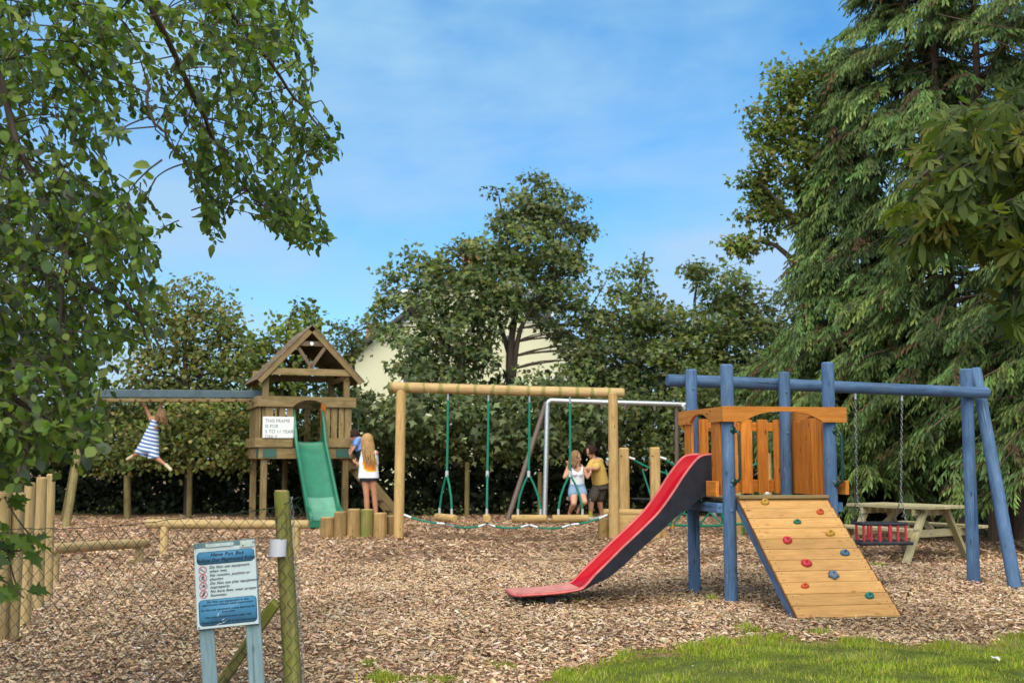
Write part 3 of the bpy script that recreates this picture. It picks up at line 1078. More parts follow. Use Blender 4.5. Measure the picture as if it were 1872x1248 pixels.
for (px, y0, y1, w_, Yc) in ((861, 440, 515, 32, HY + .9), (681, 592, 640, 20, HY + 3.2)):
    t_, b_ = P(px, y0, Yc), P(px, y1, Yc)
    ch = MB().box((t_ + b_) / 2, (pxm(w_, Yc), .6, t_.z - b_.z), None, .02).build('chimney', M['chimney'], house)
dp = P(930, 612, HY)
MB().cyl((dp.x, HY + .2, 0), (dp.x, HY + .2, dp.z), .07, None, 8).build('drainpipe', M['teal_box'], house)
for (px, py) in ((760, 560), (985, 560), (760, 720), (1010, 720)):
    c = P(px, py, HY + .3)
    fr = MB().box(c, (1.0, .10, 1.15), None, .02).build('window', M['white'], house)
    MB().box(c - V3((0, .035, 0)), (.84, .06, .98), None, .005).build('pane', M['slate'], fr)

# ------------------------------------------------------------------ brown timber tower with green slide and monkey bars
TU, TW = V3((.94, .342, 0)).normalized(), V3((-.342, .94, 0)).normalized()
P0 = V3(((485 - 936) / F * 22.5, 22.5, 0))
TS = 1.64


def X_(a, b_, z=0.0):
    return P0 + TU * a + TW * b_ + UP * z


def zz(py, a, b_):
    return P(936, py, X_(a, b_).y).z


def xa(px, b_):
    k = (px - 936) / F
    o = X_(0, b_)
    return (k * o.y - o.x) / (TU.x - k * TU.y)


RW = Matrix((TU, TW, UP)).transposed()
wt_ = thing('wooden_tower', 'weathered timber play tower with pitched roof, green slide and a monkey bar beam', 'climbing frame', X_(TS / 2, TS / 2))
OW = M['old_wood']
for a, b_ in ((0, 0), (TS, 0), (0, TS), (TS, TS)):
    zt = zz(678, a, b_)
    MB().box(X_(a, b_, (zt - .2) / 2), (.125, .125, zt + .2), RW, .012).build('post', OW, wt_)
z_f0, z_f1 = zz(817, 0, 0), zz(800, 0, 0)
z_b0, z_b1 = zz(838, 0, 0), zz(818, 0, 0)
z_r0, z_r1 = zz(743, 0, 0), zz(724, 0, 0)
z_t0, z_t1 = zz(685, 0, 0), zz(673, 0, 0)
so = .12
for (o, ax, L) in ((X_(-so, -.10), TU, TS + 2 * so), (X_(-so, TS + .10), TU, TS + 2 * so), (X_(-.10, -so), TW, TS + 2 * so), (X_(TS + .10, -so), TW, TS + 2 * so)):
    side = ax is TW
    e = .0 if not side else .04
    MB().bar(o + ax * e + UP * ((z_b0 + z_b1) / 2), o + ax * (L - e) + UP * ((z_b0 + z_b1) / 2), .05, z_b1 - z_b0, UP).build('floor_beam', OW, wt_)
for i in range(11):
    MB().bar(X_(-.06, .08 + i * .148, z_b1 + .018), X_(TS + .06, .08 + i * .148, z_b1 + .018), .14, .03, UP).build('floor_board', OW, wt_)
a_s0, a_s1 = xa(536, -.1), xa(596, -.1)            # opening for the slide
for (q0, q1) in ((-so - .08, a_s0), (a_s1, TS + so + .02)):
    MB().bar(X_(q0, -.145, (z_f0 + z_f1) / 2), X_(q1, -.145, (z_f0 + z_f1) / 2), .045, z_f1 - z_f0, UP).build('fascia', OW, wt_)
MB().bar(X_(-.15, -.10, (z_f0 + z_f1) / 2), X_(-.15, TS + .1, (z_f0 + z_f1) / 2), .045, z_f1 - z_f0, UP).build('fascia', OW, wt_)


def arch2(o, ax, L, z0, z1, c0, c1, th):
    pts = [(0, z0), (c0, z0)]
    for i in range(11):
        t = i / 10
        pts.append((c0 + (c1 - c0) * t, z0 + .01 + (z1 - z0) * .62 * (1 - abs(2 * t - 1) ** 2.4)))
    pts += [(c1, z0), (L, z0), (L, z1), (0, z1)]
    return MB().prism(pts, o, ax, UP, th).build('top_rail', OW, wt_, 40)


arch2(X_(-so - .05, -.12), TU, TS + 2 * so + .1, z_r0, z_r1, a_s0 + so + .05, a_s1 + so + .05, .04)
MB().bar(X_(-.14, -.1, (z_r0 + z_r1) / 2), X_(-.14, TS + .12, (z_r0 + z_r1) / 2), .045, z_r1 - z_r0, UP).build('top_rail', OW, wt_)
MB().bar(X_(TS + .14, -.1, (z_r0 + z_r1) / 2), X_(TS + .14, TS * .3, (z_r0 + z_r1) / 2), .045, z_r1 - z_r0, UP).build('top_rail', OW, wt_)
MB().bar(X_(-.05, TS + .12, (z_r0 + z_r1) / 2 + .04), X_(TS + .05, TS + .12, (z_r0 + z_r1) / 2 + .04), .045, z_r1 - z_r0, UP).build('top_rail', OW, wt_)


def vboards(o, ax, edges, z0, z1, mat=OW):
    for (q0, q1) in edges:
        MB().bar(o + ax * ((q0 + q1) / 2) + UP * z0, o + ax * ((q0 + q1) / 2) + UP * z1, q1 - q0, .025, ax.cross(UP), .004).build('board', mat, wt_)


zt0, zt1 = z_f0 + .01, z_r0 + .03
vboards(X_(0, -.085), TU, [(xa(l, -.085), xa(r, -.085)) for l, r in ((486, 500), (503, 506.5), (511, 522), (525, 536))], zt0, zt1)
vboards(X_(0, -.085), TU, [(xa(l, -.085), xa(r, -.085)) for l, r in ((596, 604), (606, 617), (620, 629), (631, 643))], zt0, zt1)
vboards(X_(-.10, 0), TW, [(-.05 + i * .165, .07 + i * .165) for i in range(10)], zt0, zt1)
vboards(X_(0, TS + .08), TU, [(.18 + i * .3, .31 + i * .3) for i in range(5)], zt0, zt1)
MB().box(X_(xa(591, .4), .4, (z_f1 + z_r0) / 2), (.09, .09, z_r1 - z_f0), RW).build('slide_stanchion', M['orange_wood'], wt_)

# roof
ap = P(571, 593, X_(0, -.3).y + .25)
a_ap = xa(571, -.22)
aL, aR = xa(469, -.22), xa(665, -.22)
z_ap = zz(595, a_ap, -.22); z_el, z_er = zz(698, aL, -.22), zz(694, aR, -.22)
z_e = (z_el + z_er) / 2
hw = (aR - aL) / 2; a_ap = (aR + aL) / 2
slope = V3((hw, 0, z_ap - z_e)).normalized()
for sg in (-1, 1):
    dn = (TU * (sg * slope.x) - UP * slope.z)
    nn = TU * (sg * slope.z) + UP * slope.x
    Ls = math.hypot(hw, z_ap - z_e)
    k_ = 9
    for i in range(k_):                               # overlapping roof boards
        c = X_(a_ap, TS / 2, z_ap) + dn * (Ls * (i + .5) / k_) + nn * (.012 + .004 * (i % 2))
        MB().box(c, (Ls / k_ + .02, TS + .46, .022), Matrix((dn, TW, dn.cross(TW))).transposed(), .003).build('roof_board', M['roof_wood'], wt_)
    for b_ in (-.20, TS + .20):                       # barge boards
        c0 = X_(a_ap, b_, z_ap - .07) + dn * .05
        c1 = X_(a_ap, b_, z_ap - .07) + dn * (Ls - .06)
        MB().bar(c0, c1, .035, .11, nn).build('barge_board', OW, wt_)
    zt_ = (z_t0 + z_t1) / 2
    MB().bar(X_(a_ap - sg * .03, -.16, z_t1 - .01), X_(a_ap + sg * .29, -.16, z_t1 + .46), .03, .07, TU).build('gable_strut', M['roof_wood'], wt_)
    MB().bar(X_(a_ap - sg * .03, TS + .16, z_t1 - .01), X_(a_ap + sg * .29, TS + .16, z_t1 + .46), .03, .07, TU).build('gable_strut', M['roof_wood'], wt_)
for b_ in (-.165, TS + .165):
    MB().bar(X_(a_ap - hw * .84, b_, (z_t0 + z_t1) / 2), X_(a_ap + hw * .84, b_, (z_t0 + z_t1) / 2), .04, z_t1 - z_t0, UP).build('tie_beam', OW, wt_)
    MB().bar(X_(a_ap - .30, b_, zz(626, 0, -.1)), X_(a_ap + .30, b_, zz(626, 0, -.1)), .035, .10, UP).build('collar_beam', M['roof_wood'], wt_)
cb = X_(a_ap, -.19, zz(626, 0, -.1))
MB().cyl(cb, cb - TW * .012, .038, .038, 14, .003).build('sky_hole_disc', M['white'], wt_)  # added white disc, stands in for bright sky through a hole
for a in (0, TS):
    MB().bar(X_(a, -.1, z_t0 - .02), X_(a, TS + .1, z_t0 - .02), .05, .11, UP).build('wall_plate', OW, wt_)
# brackets
for a in (xa(495, -.13), xa(628, -.13)):
    MB().box(X_(a, -.132, (z_b0 + z_b1) / 2 + .0), (.27, .012, .17), RW, .003).build('bracket', M['bracket'], wt_)
MB().box(X_(-.132, .05, (z_b0 + z_b1) / 2), (.012, .27, .17), RW, .003).build('bracket', M['bracket'], wt_)

# notice on the tower
n0, n1 = xa(481.5, -.19), xa(538, -.19)
zn0, zn1 = zz(800, 0, -.19), zz(761, 0, -.19)
notice = MB().box(X_((n0 + n1) / 2, -.182, (zn0 + zn1) / 2), (n1 - n0, .018, zn1 - zn0), RW, .003).build('notice_board', M['white'], wt_)


def text_geo(body, size, shear=0.0, spacing=1.0, align='LEFT', offset=0.0, line=1.0):
    cu = bpy.data.curves.new('lettering', 'FONT')
    cu.body = body; cu.size = size; cu.shear = shear; cu.space_character = spacing
    cu.align_x = align; cu.offset = offset; cu.space_line = line; cu.resolution_u = 3
    o = bpy.data.objects.new('lettering', cu)
    COL.objects.link(o)
    bpy.context.view_layer.update()
    me = bpy.data.meshes.new_from_object(o.evaluated_get(bpy.context.evaluated_depsgraph_get()))
    bpy.data.objects.remove(o); bpy.data.curves.remove(cu)
    v = [tuple(x.co) for x in me.vertices]
    f = [tuple(p.vertices) for p in me.polygons]
    bpy.data.meshes.remove(me)
    return v, f


def lettering(name, items, o, ax, ay, mat, parent, lift):
    """items: (text, x, y, size, kwargs, x stretch)"""
    nn = V3(ax).cross(V3(ay)).normalized()
    mb = MB()
    for (body, x, y, size, kw, sxx) in items:
        v, f = text_geo(body, size, **kw)
        mb.add([V3(o) + V3(ax) * (x + p[0] * sxx) + V3(ay) * (y + p[1]) + nn * lift for p in v], f)
    return mb.build(name, mat, parent, 0, kind='stuff')


lettering('lettering', [(t_, .045, (zn1 - zn0) - .118 - i * .105, .098, dict(spacing=1.04), .90) for i, t_ in enumerate(('THIS FRAME', 'IS FOR', '5 TO 11 YEARS', 'ONLY'))],
          X_(n0, -.191, zn0), TU, UP, M['grey_ink'], notice, .002)

# green slide of the wooden tower: leaves the front towards the camera
scx = (xa(541, -.1) + xa(590, -.1)) / 2
OUT = -TW
sprof = [(-.10, zz(806, 0, 0)), (.12, zz(807, 0, 0)), (.30, zz(822, 0, 0)), (1.62, .30), (1.80, .19), (1.98, .15), (2.12, .14)]
sprof = fine(sprof, 4)
hwid = .27
bed, lft, rgt = [], [], []
for i, (d, z) in enumerate(sprof):
    t = i / (len(sprof) - 1)
    c = X_(scx, -.1, z) + OUT * d
    bed.append([c + TU * (-hwid + 2 * hwid * j / 6) - UP * (.02 * math.sin(math.pi * j / 6)) for j in range(7)])
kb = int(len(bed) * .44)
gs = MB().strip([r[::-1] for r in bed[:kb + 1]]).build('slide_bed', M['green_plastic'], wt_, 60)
MB().strip([r[::-1] for r in bed[kb:]]).build('lit_bed', M['green_plastic_lit'], gs, 60)  # lower bed out of the shade, its light painted as a paler green
for sg in (-1, 1):
    rows = []
    for i, (d, z) in enumerate(sprof):
        t = i / (len(sprof) - 1)
        h_ = .17 + (.45 * max(0, 1 - (d + .1) / .42) ** 1.3 if d < .32 else 0) - (.09 * max(0, (t - .86) / .14))
        c = X_(scx, -.1, z) + OUT * d + TU * (sg * (hwid))
        o_ = TU * sg
        rows.append([c - UP * .05 + o_ * .035, c + UP * h_ + o_ * .050, c + UP * (h_ + .022) + o_ * .03, c + UP * (h_ + .012), c + UP * .03 - o_ * .012, c - UP * .03 - o_ * .01])
    if sg > 0: rows = rows
    else: rows = [r[::-1] for r in rows]
    mb = MB().strip(rows, True)
    n6 = 6
    mb.f.append(tuple(range(n6))); k0 = len(mb.v) - n6; mb.f.append(tuple(k0 + j for j in range(n6)))
    mb.build('slide_side', M['green_plastic'], gs, 50)
end = sprof[-1]
cE = X_(scx, -.1, end[1]) + OUT * end[0]
MB().box(cE - UP * .07 - OUT * .06, (2 * hwid + .08, .10, .16), RW, .02).build('slide_foot', M['green_plastic'], gs)

# ladder on the right hand side
for b_ in (.12, 1.0):
    MB().bar(X_(TS + .06, b_, z_b0 + .12), X_(TS + 1.28, b_, -.03), .05, .15, UP).build('ladder_side', OW, wt_)
for i in range(6):
    t = (i + .6) / 6.4
    p0 = X_(TS + .06, .12, z_b0 + .12).lerp(X_(TS + 1.28, .12, -.03), t)
    MB().bar(p0, p0 + TW * .88, .09, .035, UP).build('ladder_rung', OW, wt_)
MB().tube([X_(TS + .20, -.05, zz(790, TS, 0)), X_(TS + .26, -.05, zz(785, TS, 0)), X_(TS + .26, -.05, zz(755, TS, 0)), X_(TS + .18, -.05, zz(748, TS, 0))], .016, 8).build('grab_handle', M['green_steel'], wt_)

# monkey bars reaching left
mb0 = P(468, 720.5, X_(-.1, .6).y); mb1 = P(150, 719, X_(-.1, .6).y - 1.35)
bd = (mb1 - mb0).normalized(); bs = UP.cross(bd).normalized()
MB().bar(mb0 - bd * .25, mb1, .12, .155, UP, .012).build('monkey_bar_beam', M['teal_box'], wt_)
MB().bar(mb0 - UP * .125 - bd * .1 + bs * .012, mb1 - UP * .125 + bs * .012, .075, .07, UP, .008).build('monkey_bar_rail', M['old_wood'], wt_)
for i in range(12):
    p = mb0.lerp(mb1, (i + .5) / 12) - UP * .125
    MB().cyl(p - bs * .28, p + bs * .28, .018, None, 8, .003).build('rung', M['rust'], wt_)
fo = G(116, 950)
MB().cyl(fo - UP * .1, mb1 - UP * .06 + bd * -.1 + bs * .1, .075, .065, 12).build('leg', M['fence_post'], wt_)
MB().cyl(V3((mb1.x + .1, mb1.y - .8, -.1)), mb1 - UP * .06 + bd * -.1 - bs * .1, .075, .065, 12).build('leg', M['fence_post'], wt_)

# ------------------------------------------------------------------ log swing traverse
tv = thing('log_traverse_frame', 'tall pale timber goal frame with moss bands on its round crossbeam', 'climbing frame', G(930, 983))
YT = 17.9
tl, tr = G(729, 982), G(1122, 984)
tlt, trt = P(733, 707, tl.y), P(1121, 718, tr.y + .05)
MB().cyl(tl - UP * .2, tlt, .083, .079, 22, .012, .004).build('post', M['pale_post'], tv)
MB().cyl(tr - UP * .2, trt, .083, .076, 22, .012, .004).build('post', M['pale_post'], tv)
tb0, tb1 = P(713, 707.5, tl.y), P(1142, 718.5, tr.y + .1)
MB().cyl(tb0, tb1, .085, .078, 24, .014, .003).build('crossbeam', M['pale_beam'], tv)


def tbeam(px):
    k = (px - 936) / F
    t = (k * tb0.y - tb0.x) / ((tb1.x - tb0.x) - k * (tb1.y - tb0.y))
    return tb0.lerp(tb1, t)


logs = []
for (px, jx, lx, ly, yaw, Ll, lab) in ((819, 817, 814.5, 946, 58, .60, 'hanging log at a slant, nearest the left post of the goal frame'),
                                       (893, 891, 890, 946, 89, .62, 'hanging log seen exactly end on, showing only its round face'),
                                       (968, 966.5, 967.5, 947.5, 3, .56, 'hanging log lying sideways in front of the silver swing leg'),
                                       (1042, 1042, 1043, 947.5, -4, .585, 'hanging log lying sideways under the girl on the swing')):
    top = tbeam(px)
    yl = top.y
    t_ = thing('swing_log', lab, 'swing log', P(lx, ly, yl), 'logs hanging on green ropes from the goal frame')
    c = P(lx, ly, yl)
    ya = rad(yaw)
    d = V3((math.cos(ya), -math.sin(ya), 0))
    if yaw > 85: d = V3((.02, -1, 0))
    MB().cyl(c - d * Ll / 2, c + d * Ll / 2, .062, .062, 18, .012).build('log', M['pale_post'], t_)
    jn = P(jx, 866, yl)
    lg = top - UP * .083
    MB().cyl(lg + UP * .02, lg - UP * .12, .016, .016, 8, .003).build('shackle', M['steel'], t_)
    MB().tube([lg - UP * .10, lg.lerp(jn, .5) + V3((.004, 0, 0)), jn], .019, 8).build('rope', M['rope'], t_)
    MB().cyl(jn + UP * .05, jn - UP * .05, .027, .027, 10, .004).build('ferrule', M['ferrule'], t_)
    for sg in (-1, 1):
        e = c + d * (sg * (Ll / 2 - .10)) + UP * .05
        mid = jn.lerp(e, .55) + d * (sg * .05)
        MB().tube([jn, jn.lerp(mid, .5) + d * (sg * .012), mid, e.lerp(mid, .3) + d * (sg * .012), e + UP * .07], .017, 8).build('rope', M['rope'], t_)
        MB().cyl(e + UP * .10, e - UP * .02, .020, .020, 8, .003).build('ferrule', M['ferrule'], t_)
    logs.append((c, t_))
lr_ = thing('linking_rope', 'sagging green rope tying the hanging logs to both posts near the ground', 'rope', P(930, 957, YT))
pts = [P(737, 940, tl.y)] + [c - UP * .095 for c, _ in logs] + [P(1110, 941, tr.y)]
for i in range(5):
    a, b_ = pts[i], pts[i + 1]
    sag = .06 if i not in (0, 4) else .03
    path = [a.lerp(b_, t) - UP * (sag * 4 * t * (1 - t)) for t in [j / 8 for j in range(9)]]
    MB().tube(path, .016, 7).build('rope', M['rope'], lr_)
    for e, s2 in ((path[0], path[1]), (path[-1], path[-2])):
        dd = (s2 - e).normalized()
        MB().cyl(e - dd * .01, e + dd * .14, .021, .021, 8, .003).build('ferrule', M['ferrule'], lr_)
    if 0 < i < 5:
        MB().cyl(a + UP * .05, a - UP * .02, .022, .022, 8, .004).build('eye_bolt', M['rust'], lr_)

# ------------------------------------------------------------------ stumps
for (px, yt, wpx, mt, lab) in ((597, 945, 26, 'stump', 'shortest cut log stump, at the foot of the green slide'),
                               (621.5, 935, 24, 'stump', 'cut log stump one step up from the shortest, beside the slide foot'),
                               (645.5, 930, 25, 'stump', 'tall clean brown log stump between a lower stump and the mossy one'),
                               (670, 930.5, 24, 'mossy_stump', 'tall log stump with a bright green mossy face'),
                               (695, 937, 25, 'stump', 'log stump just right of the mossy one, below the standing girl'),
                               (716, 942, 24, 'stump', 'low log stump half hidden by the left post of the goal frame')):
    g_ = G(px, 982)
    g_.y += rnd.uniform(0, .08) + (.12 if px > 710 else 0)
    zt = P(px, yt, g_.y).z
    s_ = thing('log_stump', lab, 'stump', g_, 'row of log stepping stumps')
    r_ = pxm(wpx, g_.y) / 2
    MB().cyl(g_ - UP * .15, V3((g_.x, g_.y, zt)), r_ * 1.02, r_ * .97, 22, .014, .004).build('trunk', M[mt], s_)
    MB().cyl((g_.x, g_.y, zt - .004), (g_.x, g_.y, zt + .003), r_ * .88, r_ * .86, 22, .002).build('cut_top', M['pale_post'], s_)

# ------------------------------------------------------------------ steel swing behind
ms = thing('steel_swing_frame', 'galvanised steel swing frame with brown back legs', 'swing frame', P(1000, 948, 23.2))
YM = 23.2
r_s = .052
bl_, br_ = P(1006, 732, YM), P(1238, 739, YM + .3)
fl_, bk_ = P(995, 952, YM - .1), P(924, 953, YM - .25)
top = [fl_ - UP * .1, fl_.lerp(P(1001, 745, YM), .5), P(1000.5, 748, YM), P(1002, 736, YM), P(1010, 731.5, YM), bl_.lerp(br_, .1), br_, P(1247, 741, YM + .3), P(1253, 750, YM + .3), P(1258, 768, YM + .3), P(1312, 960, YM + .2)]
MB().tube(fine([tuple(p) for p in top], 4), r_s, 12).build('silver_tube', M['steel'], ms, 60)
MB().cyl(bk_ - UP * .1, P(999, 735, YM + .12), r_s, r_s, 12, .004).build('brown_leg', M['rust'], ms)
MB().cyl(P(1238, 955, YM + .3) - UP * .1, P(1237, 742, YM + .35), r_s * .9, r_s * .9, 12, .004).build('brown_leg', M['rust'], ms)


def ms_at(px, dz=.0):
    p = P(px, 735 + (px - 1006) * .03, YM + .1)
    return p - UP * r_s


swA = thing('chain_swing', 'swing on twisted chains that carries the girl in the white top', 'swing', P(1060, 897, 22.6))
gA0, gA1 = P(1040, 893, 22.75), P(1077, 895, 22.75)
MB().bar(gA0 - V3((.02, 0, 0)), gA1 + V3((.02, 0, 0)), .20, .03, UP, .01).build('seat', M['black'], swA)
for hk, e in ((ms_at(1041), gA0), (ms_at(1100), gA1)):
    MB().cyl(hk + UP * .06, hk - UP * .06, .028, .028, 8, .004).build('hanger', M['rust'], swA)
    chain(MB(), hk - UP * .05, e + UP * .02, .055, .0085, .042, 4).build('chain', M['chain'], swA, 60)
swB = thing('chain_swing', 'empty swing seat hanging behind the square rope posts', 'swing', P(1172, 913, YM))
gB0, gB1 = P(1158, 911, YM), P(1189, 912, YM)
MB().bar(gB0 - V3((.02, 0, 0)), gB1 + V3((.02, 0, 0)), .18, .03, UP, .01).build('seat', M['black'], swB)
for hk, e in ((ms_at(1143), gB0), (ms_at(1197), gB1)):
    MB().cyl(hk + UP * .06, hk - UP * .06, .028, .028, 8, .004).build('hanger', M['rust'], swB)
    chain(MB(), hk - UP * .05, e + UP * .02, .055, .0085, .042, 4).build('chain', M['chain'], swB, 60)

# ------------------------------------------------------------------ rope bridge behind the red slide
rb = thing('rope_bridge', 'rope bridge of square timber posts strung with green ropes behind the red slide', 'rope bridge', G(1200, 985))
prs = []
for (px, yt, yb, w_) in ((1143, 818, 979, 17.5), (1200, 817, 985, 17.5), (1349, 832, 975, 15), (1405, 828, 979, 16)):
    g_ = G(px - 1, yb)
    zt = P(px, yt, g_.y).z
    ww = pxm(w_, g_.y)
    MB().box(V3((g_.x, g_.y, (zt - .2) / 2)), (ww, ww, zt + .2), None, .018).build('post', M['pale_post'], rb)
    prs.append(V3((g_.x, g_.y, zt)))
    MB().cyl((g_.x - ww * .3, g_.y - ww / 2 + .004, zt - .14), (g_.x - ww * .3, g_.y - ww / 2 - .006, zt - .14), .012, None, 8, .002).build('bolt', M['ink'], rb)
def sagrope(a, b_, sag, r=.017, name='rope'):
    return MB().tube([a.lerp(b_, j / 12) - UP * (sag * 4 * (j / 12) * (1 - j / 12)) for j in range(13)], r, 7).build(name, M['rope'], rb)
hand = []
for i, j in ((0, 2), (1, 3)):
    a, b_ = prs[i] - UP * .15 + V3((.08, 0, 0)), prs[j] - UP * .12 - V3((.07, 0, 0))
    sagrope(a, b_, .26)
    hand.append((a, b_))
    MB().cyl(a - V3((.03, 0, 0)), a + V3((.10, 0, -.04)), .024, .022, 8, .003).build('ferrule', M['ferrule'], rb)
f0 = (prs[0] + prs[1]) / 2; f1 = (prs[2] + prs[3]) / 2
f0, f1 = V3((f0.x + .1, f0.y, P(1190, 955, f0.y).z)), V3((f1.x, f1.y, P(1376, 955, f1.y).z))
sagrope(f0, f1, .05, .02)
for t in (.24, .48, .72):
    fp = f0.lerp(f1, t) - UP * (.05 * 4 * t * (1 - t))
    for (a, b_) in hand:
        hp_ = a.lerp(b_, t) - UP * (.26 * 4 * t * (1 - t))
        for dx in (-.13, .13):
            m_ = (hp_ + fp) / 2 + V3((dx * 1.2, 0, -.12))
            MB().tube([hp_ + V3((dx * 1.5, 0, 0)), m_, fp], .014, 6).build('rope', M['rope'], rb)
    MB().cyl(fp - UP * .05, fp + UP * .06, .026, None, 8, .004).build('clip', M['hold_yellow'], rb)
lo0, lo1 = P(1103, 937, 18.22), P(1188, 938, 18.30)
MB().cyl(lo0, lo1, .066, .066, 18, .012).build('low_log', M['pale_post'], rb)
g_ = G(1105, 981)
MB().cyl(g_ - UP * .15, V3((g_.x, g_.y, P(1105, 946, g_.y).z)), .105, .105, 18, .012).build('short_post', M['stump'], rb)
p_ = P(1151, 960, 18.0)
MB().box(p_ + UP * -.02, (.50, .06, .36), None, .008).build('step_board', M['pale_post'], rb)
MB().cyl(G(1222, 985) - UP * .1, P(1193, 945, 17.9), .07, .07, 14).build('stay', M['stump'], rb)

# ------------------------------------------------------------------ balance beams, palisade, fence posts
b1 = thing('balance_beam', 'longer round balance beam on two short legs, ending below the wooden tower', 'balance beam', G(300, 1012), 'round timber balance beams')
YB = G(301, 1012).y
q0, q1 = P(267, 957.5, YB), P(565, 957.5, YB)
MB().cyl(q0, q1, .062, .058, 20, .012, .004).build('beam', M['palisade'], b1)
for px in (301, 541):
    MB().cyl(V3((P(px, 970, YB).x, YB, -.15)), P(px, 962, YB), .056, .056, 16).build('leg', M['palisade'], b1)
b2 = thing('balance_beam', 'shorter low balance beam starting behind the palisade posts', 'balance beam', G(247, 1027), 'round timber balance beams')
ya, yb_ = G(105, 1064).y, G(247, 1027).y
q0, q1 = P(92, 1003, ya - .1), P(269, 992, yb_ + .25)
MB().cyl(q0, q1, .055, .058, 20, .012, .004).build('beam', M['palisade'], b2)
for px, yy_ in ((107, ya), (247, yb_)):
    k_ = (yy_ - q0.y) / (q1.y - q0.y)
    c = q0.lerp(q1, k_)
    MB().cyl(V3((c.x, c.y, -.15)), c - UP * .02, .052, .052, 16).build('leg', M['palisade'], b2)
for (xb, yb, xt, yt, r_, lab) in ((4, 1172, 10, 898, .043, 'outermost palisade post, left of the nearest fully visible one'),
                                  (22, 1169, 34, 900, .046, 'nearest whole palisade post, dark and damp at its foot'),
                                  (46, 1139, 56, 882, .041, 'second palisade post, half behind the nearest whole one'),
                                  (70, 1114, 76, 872, .044, 'tall palisade post behind the second one'),
                                  (88, 1095, 93, 866, .039, 'farthest palisade post, by the low balance beam')):
    g_ = G(xb, yb)
    t_ = P(xt, yt, g_.y)
    o_ = thing('palisade_post', lab, 'post', g_, 'row of round palisade posts')
    MB().cyl(g_ - UP * .15, t_, r_, r_ * .98, 20, .01, .003).build('post', M['palisade'], o_)
    MB().cyl(t_ - UP * .003, t_ + UP * .003, r_ * .85, r_ * .84, 20, .002).build('cut_top', M['pale_post'], o_)
for (xb, yb, xt, yt, r_, lab) in ((233, 946, 233, 868, .075, 'mossy fence post standing behind the hanging girl'),
                                  (346, 945, 347, 840, .062, 'pale fence post in front of the dark hedge right of the hanging girl'),
                                  (519, 944, 521, 840, .066, 'fence post seen between the legs of the wooden tower'),
                                  (854, 944, 854, 844, .056, 'pale fence post seen between the two left hanging logs'),
                                  (986, 944, 987, 862, .055, 'fence post close behind the silver swing leg')):
    g_ = G(xb, yb)
    o_ = thing('fence_post', lab, 'fence post', g_, 'posts of the fence along the hedge')
    t_ = P(xt, yt, g_.y)
    MB().cyl(g_ - UP * .2, t_, r_, r_ * .95, 14, .01, .006).build('post', M['fence_post'], o_)

# ------------------------------------------------------------------ chain link fence in front
YF = 6.12
pb, pt = P(538, 1262, YF), P(514, 897, YF)
pb = pt + (pb - pt) * ((pt.z + .2) / (pt.z - pb.z))
fpst = thing('green_fence_post', 'leaning round fence post covered in bright green algae, carrying the chain link', 'fence post', V3((pb.x, YF, 0)))
MB().cyl(pb, pt, .049, .041, 24, .006, .004).build('post', M['green_post'], fpst)
MB().cyl(pt - UP * .002, pt + UP * .004, .036, .035, 20, .002).build('cut_top', M['pale_post'], fpst)
br0, br1 = P(505, 1100, YF - .02), P(395, 1262, YF + .12)
br1 = br0 + (br1 - br0) * 1.3
MB().bar(br0, br1, .055, .055, V3((0, -1, 0)), .006).build('brace', M['green_post'], fpst)
sc_ = MB()
rp = P(508, 1001, YF - .078)
ring = [(.050 * math.cos(a_), .050 * math.sin(a_)) for a_ in [2 * math.pi * j / 28 for j in range(28)]]
hz = pxm(29, YF) / 2
tilt = V3((.03, 0, 1)).normalized()
rows = []
for (rr, z_) in ((.041, -hz), (.0445, -hz), (.0445, hz), (.041, hz)):
    rows.append([rp + V3((rr * math.cos(a_), rr * math.sin(a_), 0)) + tilt * z_ for a_ in [2 * math.pi * j / 28 for j in range(28)]])
ringo = thing('pipe_ring', 'short white plastic pipe ring fixed to the green fence post', 'pipe', rp)
MB().strip(rows + [rows[0]], True).build('ring', M['pipe_white'], ringo, 40)
MB().cyl(rp + V3((0, .035, 0)), rp + V3((0, .06, 0)), .008, None, 8, .001).build('screw', M['rust'], ringo)

fen = thing('chain_link_fence', 'sagging dark green chain link fence behind the rules sign', 'fence', P(300, 1248, YF))
fx0, fx1 = P(545, 1000, YF - .06), P(-140, 1000, 6.75)
cw, chh = .0375, .0775
Lf = math.hypot(fx0.x - fx1.x, fx0.y - fx1.y)
fd = V3((fx1.x - fx0.x, fx1.y - fx0.y, 0)).normalized()
fnv = V3((fd.y, -fd.x, 0))
if fnv.y > 0: fnv = -fnv
tpts = [(545, 908), (528, 918), (500, 928), (430, 938), (330, 947), (230, 960), (120, 966), (0, 966), (-140, 960)]
tl_ = []
for (px, py) in tpts:
    t = on_plane(px, py, V3((fx0.x, fx0.y, 0)), fnv)
    tl_.append(((t - V3((fx0.x, fx0.y, t.z))).dot(fd), t.z))
tdx, tdz = np.array([a_ for a_, _ in tl_]), np.array([b_ for _, b_ in tl_])
nw = int(Lf / cw)
NSEG = 30
wire_me = []
for ph in (0, 1):
    mb = MB()
    path = []
    for k_ in range(NSEG):
        sg = 1 if (k_ + ph) % 2 else -1
        z_ = -k_ * chh / 2
        path.append(V3((sg * cw * .40, sg * .0022, z_ + .004)))
        path.append(V3((sg * cw * .52, -sg * .0022, z_)))
        path.append(V3((sg * cw * .40, -sg * .0022, z_ - .004)))
    mb.tube(path, .00155, 4, False)
    me = mb.mesh('wire', V3((0, 0, 0)), 60)
    me.materials.append(M['wire'])
    wire_me.append(me)
fo_ = fen.location
RF = Matrix((fd, fnv, UP)).transposed().to_4x4()
